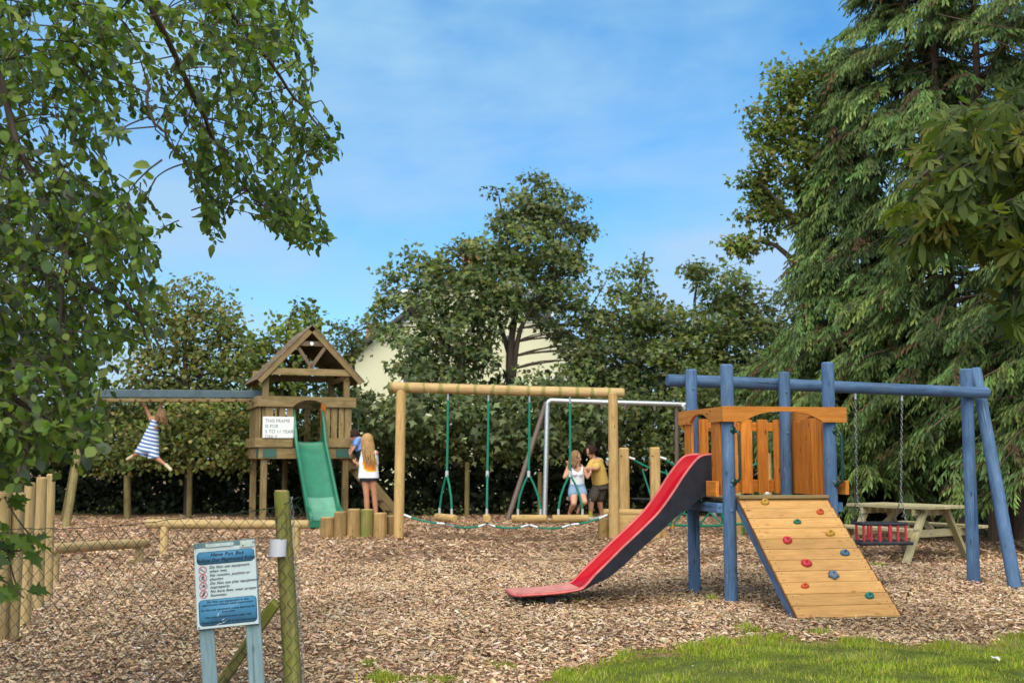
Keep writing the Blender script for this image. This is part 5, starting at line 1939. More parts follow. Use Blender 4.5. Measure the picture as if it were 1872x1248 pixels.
for (hx, kx, ky, kd, ax_, ad) in ((1093, 1081, 914, -.10, 1079.5, -.10), (1102, 1095.5, 912, .10, 1100.5, .18)):
    kk = J(kx, ky, kd)
    aa = J(ax_, 940, ad); aa.z = .09
    limb(mb, J(hx, 886, .04), kk, .085, .06); limb(mb, kk, aa, .056, .037, .14)
    limb(mb, aa + V3((.02, 0, -.05)), aa + V3((-.14, -.08, -.06)), .035, .03)
    legs.append((kk, aa))
remesh('body', mb, VX, M['skin'], g5)
face(f, .235, g5)
mb = MB()
shell(mb, J(1088, 840, -.03), J(1093, 858, .0), (.15, .13), (.185, .145), V3((-1, -.5, 0)))
shell(mb, J(1093, 857, .0), J(1098, 884, .04), (.185, .145), (.20, .165), V3((-1, -.5, 0)))
limb(mb, sL, sL.lerp(eL, .8), .075, .078); limb(mb, sR, sR.lerp(eR, .8), .075, .078)
remesh('t_shirt', mb, .010, M['mustard'], g5, 3)
mb = MB()
shell(mb, J(1097, 880, .04), J(1098, 894, .04), (.17, .15), (.19, .16), V3((-1, -.5, 0)))
for (kk, aa), hx in zip(legs, (1093, 1102)):
    limb(mb, J(hx, 888, .04), J(hx, 886, .04).lerp(kk, .86), .11, .105)
remesh('shorts', mb, .010, M['grey_short'], g5, 3)
for kk, aa in legs:
    mb = MB(); limb(mb, aa + V3((0, 0, .10)), aa - V3((0, 0, .02)), .043, .042)
    remesh('sock', mb, .009, M['sock'], g5, 2)
    mb = MB(); limb(mb, aa + V3((.03, 0, -.05)), aa + V3((-.15, -.08, -.055)), .042, .036); limb(mb, aa + V3((.0, 0, -.02)), aa + V3((-.06, -.03, -.045)), .042, .04)
    remesh('trainer', mb, .009, M['trainer'], g5, 2)
locks(hc, f, .235, 60, .015, V3((.2, .1, -1)).normalized(), .01, M['hair_dark'], g5, seed=15, wave=.004, face_gap=.75)
gl = MB()
for s_ in (-1, 1):
    gl.tube([f(.15 * s_ + .085 * math.cos(q), .40, .0 + .07 * math.sin(q)) for q in [2 * math.pi * j / 12 for j in range(12)]], .004, 5, False, True)
    gl.tube([f(.235 * s_, .39, 0), f(.35 * s_, .0, .0)], .004, 5)
gl.tube([f(-.065, .41, .01), f(.065, .41, .01)], .004, 5)
gl.build('glasses', M['navy'], g5)


# ------------------------------------------------------------------ trees
def tri_fan(pts, c):
    v = [c] + pts
    n = len(pts)
    return np.array(v, float), np.array([(0, 1 + i, 1 + (i + 1) % n) for i in range(n)])


def lobed(fold=.12):                      # sycamore like leaf, five lobes
    pol = [(0.0, 0.0), (.16, -.30), (.28, -.20), (.40, -.52), (.52, -.22), (.70, -.34), (.72, -.14), (1.0, 0.0),
           (.72, .14), (.70, .34), (.52, .22), (.40, .52), (.28, .20), (.16, .30)]
    return tri_fan([(x, y, abs(y) * fold - .18 * x * x) for x, y in pol], (.42, 0, .03))


def lobed_lo():
    pol = [(0, -.05), (.38, -.50), (.50, -.20), (1.0, 0), (.50, .20), (.38, .50)]
    return tri_fan([(x, y, abs(y) * .15 - .15 * x * x) for x, y in pol], (.40, 0, .03))


def oval(rows=((.0, .02), (.18, .30), (.42, .43), (.68, .40), (.88, .24), (1.0, .02)), fold=.16, droop=.18, wav=.0):
    v = []
    for i, (x, w) in enumerate(rows):
        z = -droop * x * x
        v += [(x, -w, z + fold * w + wav * (-1) ** i), (x, 0, z), (x, w, z + fold * w - wav * (-1) ** i)]
    t = []
    for i in range(len(rows) - 1):
        a = 3 * i
        t += [(a, a + 1, a + 4), (a, a + 4, a + 3), (a + 1, a + 2, a + 5), (a + 1, a + 5, a + 4)]
    return np.array(v, float), np.array(t)


def oval_lo():
    v = [(0, 0, 0), (.35, -.36, .05), (.8, -.30, -.03), (1, 0, -.14), (.8, .30, -.03), (.35, .36, .05)]
    return np.array(v, float), np.array([(0, 1, 5), (1, 2, 5), (2, 4, 5), (2, 3, 4)])


def frames(head_, nrm):
    x = head_ / np.linalg.norm(head_, axis=1, keepdims=True)
    z = nrm - x * (nrm * x).sum(1, keepdims=True)
    z /= np.linalg.norm(z, axis=1, keepdims=True) + 1e-9
    y = np.cross(z, x)
    return np.stack([x, y, z], -1)


def curve(p0, p1, sag=.0, n=5, wob=.0):
    d = (p1 - p0).length
    pts = []
    o_ = V3((rnd.uniform(-1, 1), rnd.uniform(-1, 1), rnd.uniform(-.5, .5))) * wob * d
    for i in range(n + 1):
        t = i / n
        pts.append(p0.lerp(p1, t) + (UP * (sag * d) + o_) * (4 * t * (1 - t)))
    return pts


def merge(sets):
    vv, tt, cc, k = [], [], [], 0
    for (v, t, c) in sets:
        vv.append(v); tt.append(t + k); cc.append(c); k += len(v)
    return np.concatenate(vv), np.concatenate(tt), np.concatenate(cc)


def leaf_cloud(cent, per, spread, size, tmpl, cols, up=.75, jit=.14, cj=.22, flat=.65):
    """leaves round clump centres; cent n x 3"""
    n = len(cent) * per
    ci = np.repeat(np.arange(len(cent)), per)
    off = rng.normal(0, 1, (n, 3)) * np.array([spread, spread, spread * flat])
    pos = cent[ci] + off
    out = off / (np.linalg.norm(off, axis=1, keepdims=True) + 1e-6)
    hd = out * .8 + rng.normal(0, .6, (n, 3)); hd[:, 2] -= .45
    nm = rng.normal(0, .45, (n, 3)); nm[:, 2] += up; nm[:, 1] -= .25
    R = frames(hd, nm)
    cl = np.clip(1 + cj * rng.standard_normal(len(cent)), .45, 1.7)[ci][:, None]
    c = pick(cols, n, jit) * cl
    return scatter(tmpl[0], tmpl[1], pos, R, size * rng.uniform(.65, 1.25, n), c)


def lobe_points(lobes, Y, n, inner=.35):
    w = np.array([l[2] ** 2 * (l[4] if len(l) > 4 else 1) for l in lobes], float)
    idx = rng.choice(len(lobes), n, p=w / w.sum())
    pts = np.empty((n, 3))
    for k_, i in enumerate(idx):
        l = lobes[i]
        c = P(l[0], l[1], Y + (l[3] if len(l) > 3 else 0))
        r = l[2] / F * c.y
        d = rng.normal(0, 1, 3); d /= np.linalg.norm(d)
        q = inner + (1 - inner) * rng.random() ** .6
        if rng.random() < .20: q = 1 + .30 * rng.random()
        pts[k_] = (c.x + d[0] * r * q, c.y + d[1] * r * q * 1.1, c.z + d[2] * r * q * .95)
    return pts


def broad_tree(label, base_px, Y, trunk_px, lobes, n_cl, per, spread, size, tmpl, cols, trunk_r=.12, bark='bark', name='tree', forks=(), up=.75, branch_frac=.5, group='broadleaf trees behind the playground'):
    b_ = P(base_px, 900, Y)
    t = thing(name, label, 'tree', V3((b_.x, Y, 0)), group)
    tp = [V3((b_.x, Y, -.2))] + [P(x, y, Y + rnd.uniform(-.15, .15)) for x, y in trunk_px]
    tp = [V3(p) for p in fine([tuple(p) for p in tp], 4)]
    m_ = len(tp)
    tm = MB().tube(tp, [trunk_r * (1 - .82 * i / (m_ - 1)) for i in range(m_)], 9)
    tm.build('trunk', M[bark], t, 60)
    br = MB()
    skel = list(tp[m_ // 4:])
    for fk in forks:
        pts = fine([tuple(P(x, y, Y + dy)) for x, y, dy in fk], 4)
        pts = [V3(p) for p in pts]
        br.tube(pts, [trunk_r * .6 * (1 - .8 * i / (len(pts) - 1)) for i in range(len(pts))], 7)
        skel += pts[1:]
    cent = lobe_points(lobes, Y, n_cl)
    sk = np.array([tuple(p) for p in skel])
    for c in cent[:int(n_cl * branch_frac)]:
        d = np.linalg.norm((sk - c) * np.array([1, 1, .8]), axis=1) + np.maximum(0, sk[:, 2] - c[2]) * 2.0
        s0 = V3(sk[int(np.argmin(d))])
        L = (V3(c) - s0).length
        pts = curve(s0, V3(c), .06, 5, .06)
        r0 = min(.035, .010 + .010 * L)
        br.tube(pts, [r0 * (1 - .8 * i / 5) for i in range(6)], 5, False)
    br.build('branch', M[bark], t, 60, kind='stuff')
    v, tt, c = leaf_cloud(cent, per, spread, size, tmpl, cols, up)
    o_ = link('crown', np_mesh('crown', v - np.array(t.location), tt, c), M['leaf_far'], t)
    return t, cent


G_SYC = [(0.133, 0.174, 0.065), (0.163, 0.204, 0.073), (0.105, 0.149, 0.065), (0.174, 0.211, 0.108), (0.208, 0.223, 0.065), (0.092, 0.124, 0.065), (0.197, 0.186, 0.086)]
G_BRN = [(0.170, 0.196, 0.063), (0.147, 0.181, 0.056), (0.215, 0.202, 0.063), (0.123, 0.168, 0.056), (0.237, 0.196, 0.068)]
G_ASH = [(0.162, 0.206, 0.053), (0.195, 0.235, 0.059), (0.122, 0.164, 0.053), (0.242, 0.256, 0.059)]
LB, LO, OV, OL = lobed(), lobed_lo(), oval(), oval_lo()

broad_tree('brown tinged hawthorn tree with fine gaps, above the monkey bar', 345, 25.2, [(345, 760), (338, 640), (345, 545)],
           [(345, 560, 62), (395, 555, 42), (300, 620, 70), (380, 630, 70), (335, 690, 80), (420, 690, 45), (275, 690, 55), (300, 560, 32), (430, 610, 25)],
           250, 26, 0.150, 0.102, OL, G_BRN, .11, forks=[[(343, 720, 0), (300, 650, -.2), (275, 600, .2)], [(340, 690, 0), (395, 620, .3), (410, 560, .2)]])
broad_tree('slender ash tree rising behind the roof of the wooden tower', 520, 27, [(515, 760), (520, 650), (530, 580)],
           [(500, 620, 42), (545, 615, 45), (520, 660, 65), (580, 590, 22), (470, 640, 35), (490, 700, 70), (600, 660, 40), (555, 575, 20), (440, 690, 40)],
           143, 21, 0.150, 0.132, OL, G_ASH, .10, forks=[[(516, 690, 0), (560, 620, .2), (582, 580, .2)]])
broad_tree('small loose tree beside the left corner of the cream house', 650, 28, [(652, 760), (645, 660), (640, 610)],
           [(640, 612, 32), (665, 600, 26), (620, 650, 32), (690, 606, 18), (600, 700, 40)], 62, 33, 0.122, 0.098, LO, G_SYC, .08)
broad_tree('broad sycamore in front of the house chimney, left of the tall one', 842, 26.5, [(842, 700), (838, 600), (848, 500), (858, 435)],
           [(860, 470, 42), (845, 540, 62), (770, 545, 55), (715, 560, 32), (700, 520, 20), (765, 490, 28), (760, 620, 75), (830, 620, 80), (890, 560, 55), (775, 650, 48), (825, 680, 62), (800, 520, 40), (825, 470, 22), (800, 500, 30), (880, 440, 22), (905, 540, 30), (900, 500, 32), (690, 585, 20), (885, 630, 24), (722, 500, 14)],
           205, 43, 0.145, 0.138, LO, G_SYC, .15, forks=[[(840, 660, 0), (790, 600, -.3), (740, 560, -.4), (705, 530, -.4)], [(838, 640, 0), (880, 570, .3), (905, 500, .3)], [(840, 640, 0), (800, 560, .4), (770, 500, .3)]])
broad_tree('tallest sycamore in the middle with forked stems against the cream wall', 935, 27.2, [(932, 700), (935, 620), (952, 520), (970, 420), (972, 345)],
           [(972, 362, 38), (945, 400, 45), (1005, 370, 26), (1020, 415, 42), (965, 455, 60), (920, 470, 40), (1010, 480, 55), (955, 530, 70), (1030, 540, 42), (1055, 375, 20), (1058, 420, 18), (905, 350, 14), (1045, 470, 25), (1040, 600, 32), (1012, 600, 28), (1062, 640, 36), (1065, 510, 18), (1000, 340, 20)],
           215, 40, 0.145, 0.138, LO, G_SYC, .13, forks=[[(935, 660, 0), (905, 560, .2), (890, 480, .2)], [(938, 690, 0), (952, 600, -.2), (1000, 520, -.2), (1030, 420, -.2)], [(950, 540, 0), (930, 450, 0), (912, 360, 0)], [(1000, 520, -.2), (1045, 480, 0), (1065, 430, 0)]])
broad_tree('small pointed sycamore right of the tallest one', 1165, 27.5, [(1165, 720), (1160, 600), (1172, 510), (1178, 460)],
           [(1180, 478, 22), (1170, 520, 32), (1140, 560, 42), (1195, 570, 42), (1105, 600, 52), (1160, 620, 62), (1085, 660, 58), (1180, 680, 62), (1215, 620, 38), (1120, 690, 55), (1075, 570, 22), (1130, 500, 14), (1230, 660, 50), (1060, 700, 40), (1240, 600, 36)],
           230, 40, 0.143, 0.133, LO, G_SYC + [(.12, .15, .02)], .11, forks=[[(1162, 650, 0), (1110, 590, -.2), (1080, 560, 0)], [(1161, 620, 0), (1200, 570, .2), (1220, 540, .2)]])
broad_tree('loose sycamore between the pointed one and the conifers', 1300, 26.5, [(1298, 720), (1300, 620), (1310, 540)],
           [(1278, 495, 24), (1300, 540, 36), (1345, 535, 42), (1265, 590, 42), (1330, 600, 62), (1255, 650, 55), (1320, 670, 62), (1385, 570, 46), (1390, 640, 60), (1240, 700, 45), (1360, 500, 18), (1420, 600, 45), (1400, 690, 50), (1300, 700, 55)],
           260, 40, 0.143, 0.133, LO, G_SYC + [(.13, .15, .02)], .11, forks=[[(1299, 660, 0), (1270, 570, .2), (1278, 500, .2)], [(1300, 640, 0), (1350, 560, -.3), (1365, 510, -.2)]])
broad_tree('tall loose sycamore with browning hanging tips in front of the conifers', 1490, 20.1, [(1492, 700), (1488, 480), (1478, 300), (1480, 150)],
           [(1450, 150, 46), (1500, 155, 46), (1420, 200, 45), (1480, 220, 60), (1410, 270, 45), (1460, 310, 60), (1385, 330, 38), (1510, 280, 45), (1395, 385, 36), (1450, 385, 50), (1368, 440, 24), (1365, 340, 18), (1500, 380, 42), (1325, 380, 11), (1505, 100, 16), (1345, 455, 16), (1540, 180, 36)],
           210, 40, 0.115, 0.111, LO, [(.15, .21, .045), (.19, .24, .05), (.13, .18, .045), (.20, .22, .055), (.22, .18, .075), (.11, .15, .04)], .12,
           forks=[[(1488, 480, 0), (1430, 380, -.2), (1385, 330, -.2)], [(1486, 430, 0), (1440, 280, .1), (1425, 190, .1)], [(1480, 330, 0), (1515, 240, .2), (1525, 180, .2)], [(1489, 520, 0), (1420, 450, 0), (1365, 440, 0)]])
broad_tree('yellow green tree seen through the alder at the far left', 40, 24, [(45, 700), (40, 500), (35, 330)],
           [(30, 300, 70), (20, 420, 90), (90, 480, 70), (60, 600, 90), (140, 620, 60), (30, 720, 90), (150, 720, 60), (-60, 500, 90), (-70, 700, 90)], 149, 36, 0.177, 0.107, LO, [(.17, .18, .035), (.13, .15, .03), (.20, .18, .04), (.09, .11, .03)], .14)

# undergrowth below the trees, one dark mass: three rows of leafy clumps
def under_row(px0, px1, n, Y, topf, bot, per, spread, size, cols, tmpl=LO):
    x = rng.uniform(px0, px1, n)
    c = np.empty((n, 3))
    for i in range(n):
        tp_ = topf(x[i])
        py = tp_ + (bot - tp_) * rng.random() ** .9
        p = P(x[i], py, Y + rng.normal(0, .35))
        c[i] = (p.x, p.y, max(p.z, .12))
    return leaf_cloud(c, per, spread, size, tmpl, cols, .8, .16, .30)


def top_l(px):
    return float(np.interp(px, [-200, 150, 230, 440, 470, 660, 700, 760, 860, 900, 960, 1050, 1120, 1240, 1400, 1500, 2100],
                           [705, 715, 730, 700, 740, 745, 745, 730, 725, 715, 695, 715, 700, 690, 670, 670, 690]))


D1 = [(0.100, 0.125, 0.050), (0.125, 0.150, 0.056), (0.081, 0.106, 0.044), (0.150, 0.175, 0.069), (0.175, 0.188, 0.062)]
D2 = [(.036, .047, .024), (.042, .055, .027), (.03, .038, .02)]  # shade deep inside the growth put into these dark leaf colours
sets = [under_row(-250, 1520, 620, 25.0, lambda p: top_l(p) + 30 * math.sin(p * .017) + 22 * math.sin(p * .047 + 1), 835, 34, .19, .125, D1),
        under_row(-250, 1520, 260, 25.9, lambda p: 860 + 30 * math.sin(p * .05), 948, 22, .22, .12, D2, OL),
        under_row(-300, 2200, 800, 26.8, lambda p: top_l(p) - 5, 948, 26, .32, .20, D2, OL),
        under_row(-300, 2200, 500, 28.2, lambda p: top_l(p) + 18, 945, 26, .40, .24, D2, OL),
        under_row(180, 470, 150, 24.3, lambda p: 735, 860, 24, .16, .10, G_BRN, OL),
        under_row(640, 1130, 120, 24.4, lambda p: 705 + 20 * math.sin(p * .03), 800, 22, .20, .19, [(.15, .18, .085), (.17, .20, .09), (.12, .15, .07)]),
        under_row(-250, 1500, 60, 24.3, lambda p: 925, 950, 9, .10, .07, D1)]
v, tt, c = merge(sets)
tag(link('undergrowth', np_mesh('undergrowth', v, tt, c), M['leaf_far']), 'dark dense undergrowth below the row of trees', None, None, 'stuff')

# ------------------------------------------------------------------ conifers
def spray():
    v, t = [], []
    n = 7
    for i in range(n):
        s_ = .06 + .90 * i / (n - 1)
        x, z = s_, -.34 * s_ * s_
        L = .45 * (1 - .45 * s_) * (1 + .25 * math.sin(i * 2.4))
        for sg in (-1, 1):
            k = len(v)
            q = i * 1.9 + sg
            d = np.array([.72 + .1 * math.sin(q), sg * (.42 + .14 * math.cos(q * 1.3)), -.62 - .25 * math.sin(q * .7) ** 2])
            d /= np.linalg.norm(d)
            w = np.array([.045, .0, .012]) if i % 2 else np.array([.012, sg * .04, .02])
            b = np.array([x, 0, z])
            m = b + d * L * .55
            v += [tuple(b), tuple(m + w), tuple(b + d * L + np.array([0, 0, -.05 * L])), tuple(m - w)]
            t += [(k, k + 1, k + 2), (k, k + 2, k + 3)]
    return np.array(v, float), np.array(t)


SPR = spray()
C_G = [(0.114, 0.188, 0.051), (0.142, 0.217, 0.063), (0.097, 0.160, 0.051), (0.171, 0.228, 0.063), (0.080, 0.125, 0.046), (0.131, 0.171, 0.051)]


def conifer(label, px, Y, z_top, z_bare, r_prof, n_br, per, size, stems=((0, 0),), bare=0, cols=C_G, face=1.0):
    b_ = P(px, 900, Y)
    t = thing('conifer', label, 'tree', V3((b_.x, Y, 0)), 'conifers at the right edge of the playground')
    tm = MB()
    for (dx, dy) in stems:
        pts = [V3((b_.x + dx * (1 + .04 * z_), Y + dy * (1 + .04 * z_), z_)) for z_ in np.linspace(-.2, z_top, 12)]
        tm.tube(pts, [.14 * (1 - .85 * i / 11) for i in range(12)], 9)
    tm.build('trunk', M['bark_brown'], t, 60)
    br = MB()
    P_, Rh, Rn, Sz, Br = [], [], [], [], []
    for i in range(n_br):
        q = rng.random()
        z0 = z_bare + (z_top - z_bare) * q ** 1.15
        rr = float(np.interp(z0, r_prof[0], r_prof[1])) * rng.uniform(.65, 1.12)
        an = rng.uniform(0, 2 * np.pi)
        if face and math.sin(an) > .3 and rng.random() < .55 * face: an = -an
        d = V3((math.cos(an), math.sin(an), 0))
        dx, dy = stems[i % len(stems)]
        p0 = V3((b_.x + dx, Y + dy, z0))
        rise, dr = rng.uniform(.0, .22), rng.uniform(.25, .6)
        pts = []
        for j in range(7):
            s_ = j / 6
            pts.append(p0 + d * (rr * s_) + UP * (rr * (rise * s_ - dr * s_ * s_)))
        br.tube(pts, [.022 * (1 - .8 * j / 6) + .003 for j in range(7)], 5, False)
        tone = np.clip(rng.normal(1, .32), .4, 1.7)
        for k_ in range(per):
            s_ = .30 + .72 * rng.random() ** .8
            j = min(5, int(s_ * 6)); u = min(1.0, s_ * 6 - j)
            p = pts[j].lerp(pts[j + 1], u)
            side = rng.choice([-1, 1]) * rng.uniform(.1, 1.1)
            dd = d + V3((-d.y, d.x, 0)) * side
            P_.append((p.x + rng.normal(0, .05), p.y + rng.normal(0, .05), p.z + rng.normal(0, .05)))
            Rh.append((dd.x, dd.y, rng.normal(-.42, .22)))
            Rn.append((rng.normal(0, .25), rng.normal(0, .25), 1.0))
            Sz.append(size * rng.uniform(.6, 1.2) * (1.1 - .35 * abs(side) * .5))
            Br.append(tone)
    for i in range(bare):
        z0 = rng.uniform(z_bare * .6, min(z_top, 8.5))
        an = rng.uniform(0, 2 * np.pi)
        dx, dy = stems[i % len(stems)]
        p0 = V3((b_.x + dx, Y + dy, z0))
        p1 = p0 + V3((math.cos(an), math.sin(an), rng.uniform(-.5, .25))) * rng.uniform(.7, 1.9)
        br.tube(curve(p0, p1, -.05, 5, .08), [.014, .012, .010, .008, .006, .004], 4, False)
    br.build('branch', M['bark_brown'], t, 60, kind='stuff')
    R = frames(np.array(Rh), np.array(Rn))
    c = pick(cols, len(P_), .13) * np.array(Br)[:, None]
    brown = rng.random(len(P_)) < .05
    c[brown] = pick([(.16, .09, .045), (.12, .075, .04)], int(brown.sum()), .2)
    v, tt, cc = scatter(SPR[0], SPR[1], np.array(P_), R, np.array(Sz), c)
    # tips of a spray are the younger, paler growth
    tipw = np.tile(np.tile([.72, 1.0, 1.25, 1.0], len(SPR[0]) // 4), len(P_))[:, None]
    o_ = link('crown', np_mesh('crown', v - np.array(t.location), tt, cc * tipw), M['needle'], t)
    return t


conifer('leftmost conifer, its narrow top behind the tall loose sycamore', 1565, 19.4, 8.5, 1.1, ([1, 3, 4.3, 5.2, 6.2, 8.5], [1.9, 1.95, 1.3, .75, .4, .1]), 260, 23, .40)
conifer('dense conifer behind the crossbeam of the blue swing, second from the left', 1690, 18.6, 11.0, 1.7, ([1.5, 3, 5, 7, 8.2, 9, 11], [2.0, 2.2, 1.75, 1.45, 1.2, 1.0, .4]), 215, 24, .39, stems=((0, 0), (.35, .3)), bare=40)
conifer('conifer with several bare brown stems showing high up', 1820, 17.4, 11.0, 1.9, ([1.9, 3, 4.6, 5.6, 7.2, 9, 11], [2.0, 2.2, 1.9, 1.3, 1.35, 1.7, 1.2]), 185, 24, .39, stems=((0, 0), (.42, .25), (-.35, .4)), bare=110)
conifer('rightmost conifer, mostly beyond the edge of the picture', 1985, 15.6, 10, 1.4, ([1.4, 3, 5, 8, 10], [2.1, 2.2, 1.7, 1.3, .5]), 150, 22, .36, bare=40)
conifer('low young conifer whose branches hang beside the leaning blue leg', 1900, 15.2, 3.2, .6, ([.6, 1.6, 3.2], [1.1, .9, .1]), 50, 16, .30)
# shrubs glimpsed through the conifer stems, sunlight put into their bright leaf colour
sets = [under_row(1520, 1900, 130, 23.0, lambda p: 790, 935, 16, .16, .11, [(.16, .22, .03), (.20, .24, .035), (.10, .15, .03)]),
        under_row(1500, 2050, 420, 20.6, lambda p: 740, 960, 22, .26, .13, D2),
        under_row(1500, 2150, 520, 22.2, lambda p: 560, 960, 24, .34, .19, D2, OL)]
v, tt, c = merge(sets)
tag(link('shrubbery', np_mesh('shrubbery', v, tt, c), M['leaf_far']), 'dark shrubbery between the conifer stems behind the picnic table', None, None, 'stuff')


# ------------------------------------------------------------------ alder hanging in from the left, close to the lens
def inside(poly, x, y):
    n = len(poly); r_ = False
    j = n - 1
    for i in range(n):
        xi, yi = poly[i]; xj, yj = poly[j]
        if (yi > y) != (yj > y) and x < (xj - xi) * (y - yi) / (yj - yi) + xi: r_ = not r_
        j = i
    return r_


def near_tree(name, label, cat, loc, limbs, regions, tmpls, cols, size, twig_mat, leaf_mat, n_single, curl=1.1, group=None, lname='leaf'):
    """limbs: list of (points, r0, r1); regions: (polygon px, count of twigs, depth range, twig length, leaves per twig, direction px)"""
    t = thing(name, label, cat, loc, group)
    skel = []
    for i, (pts, r0, r1) in enumerate(limbs):
        pts = [V3(p) for p in fine([tuple(p) for p in pts], 5)]
        n = len(pts)
        pts = [p + V3((rnd.uniform(-1, 1), rnd.uniform(-1, 1), rnd.uniform(-1, 1))) * .008 for p in pts]
        MB().tube(pts, [r0 + (r1 - r0) * j / (n - 1) for j in range(n)], 9).build('trunk' if i == 0 else 'branch', M['bark'], t, 60)
        skel += pts
    sk = np.array([tuple(p) for p in skel])
    tw = MB()
    pos, hd, nm, sz = [], [], [], []
    tips = []
    for (poly, cnt, (d0, d1), tl, per, drx) in regions:
        xs = [p[0] for p in poly]; ys = [p[1] for p in poly]
        done = 0
        while done < cnt:
            x, y = rnd.uniform(min(xs), max(xs)), rnd.uniform(min(ys), max(ys))
            if not inside(poly, x, y): continue
            done += 1
            Yd = rnd.uniform(d0, d1)
            tip = P(x, y, Yd)
            tips.append(tip)
            dirv = V3((drx[0] + rnd.gauss(0, .45), rnd.gauss(0, .5), drx[1] + rnd.gauss(0, .35))).normalized()
            st_ = tip - dirv * tl * rnd.uniform(.6, 1.2)
            pts = curve(st_, tip, .05, 6, .05)
            tw.tube(pts, [.0042 - .0032 * j / 6 for j in range(7)], 4, False)
            if rnd.random() < .75:
                d = np.linalg.norm(sk - np.array(st_), axis=1)
                s0 = V3(sk[int(np.argmin(d))])
                if (s0 - st_).length < .32:
                    tw.tube(curve(s0, st_, .04, 6, .07), [.0042 - .0015 * j / 6 for j in range(7)], 4, False)
            for k_ in range(per):
                s_ = .12 + .88 * (k_ + rnd.random() * .6) / per
                j = min(5, int(s_ * 6))
                p = pts[j].lerp(pts[j + 1], min(1, s_ * 6 - j))
                sg = 1 if k_ % 2 else -1
                sd_ = dirv.cross(UP)
                h_ = dirv * rnd.uniform(.1, .9) + sd_ * (sg * rnd.uniform(.5, 1.0)) + V3((rnd.gauss(0, .3), rnd.gauss(0, .3), rnd.gauss(-.25, .35)))
                h_.normalize()
                pet = p + h_ * size * .18
                if rnd.random() < .5: tw.tube([p, pet], .0010, 3, False)
                pos.append(tuple(pet)); hd.append(tuple(h_))
                nm.append((rnd.gauss(0, .45), rnd.gauss(-.30, .45), rnd.gauss(.75, .35)))
                sz.append(size * rnd.uniform(.55, 1.25))
    tw.build('twig', M[twig_mat], t, 60, kind='stuff')
    pos, hd, nm, sz = np.array(pos), np.array(hd), np.array(nm), np.array(sz)
    R = frames(hd, nm)
    n = len(pos)
    c = pick(cols, n, .16)
    s3 = sz[:, None] * np.stack([rng.uniform(.85, 1.15, n), rng.uniform(.6, 1.08, n), rng.normal(1, curl, n)], 1)
    # the leaves that show largest are objects of their own
    fx = np.abs(pos[:, 0]) < pos[:, 1] * .46
    score = sz / pos[:, 1] * fx * (rng.random(n) * .5 + .5)
    order = np.argsort(-score)
    single, rest = order[:n_single], order[n_single:]
    ti = rng.integers(0, len(tmpls), n)
    sets = []
    for q in range(len(tmpls)):
        s_ = rest[ti[rest] == q]
        if len(s_): sets.append(scatter(tmpls[q][0], tmpls[q][1], pos[s_], R[s_], s3[s_], c[s_]))
    v, tt, cc = merge(sets)
    link('foliage', np_mesh('foliage', v - np.array(t.location), tt, cc, True), M[leaf_mat], t)['kind'] = 'stuff'
    meshes = {}
    nb = len(cols)
    for i in single:
        key = (int(ti[i]), int(rnd.randrange(nb)))
        if key not in meshes:
            tv_, tt_ = tmpls[key[0]]
            me = np_mesh(lname, tv_, tt_, np.repeat(np.array([cols[key[1]]]), len(tv_), 0), True)
            me.materials.append(M[leaf_mat])
            meshes[key] = me
        o_ = bpy.data.objects.new(lname, meshes[key])
        COL.objects.link(o_)
        o_.parent = t
        mt = Matrix([list(R[i][r]) for r in range(3)]).to_4x4()
        o_.matrix_local = Matrix.Translation(V3(pos[i]) - t.location) @ mt @ Matrix.Diagonal((float(s3[i][0]), float(s3[i][1]), float(s3[i][2]), 1))
    t_tips[t.name] = tips
    return t


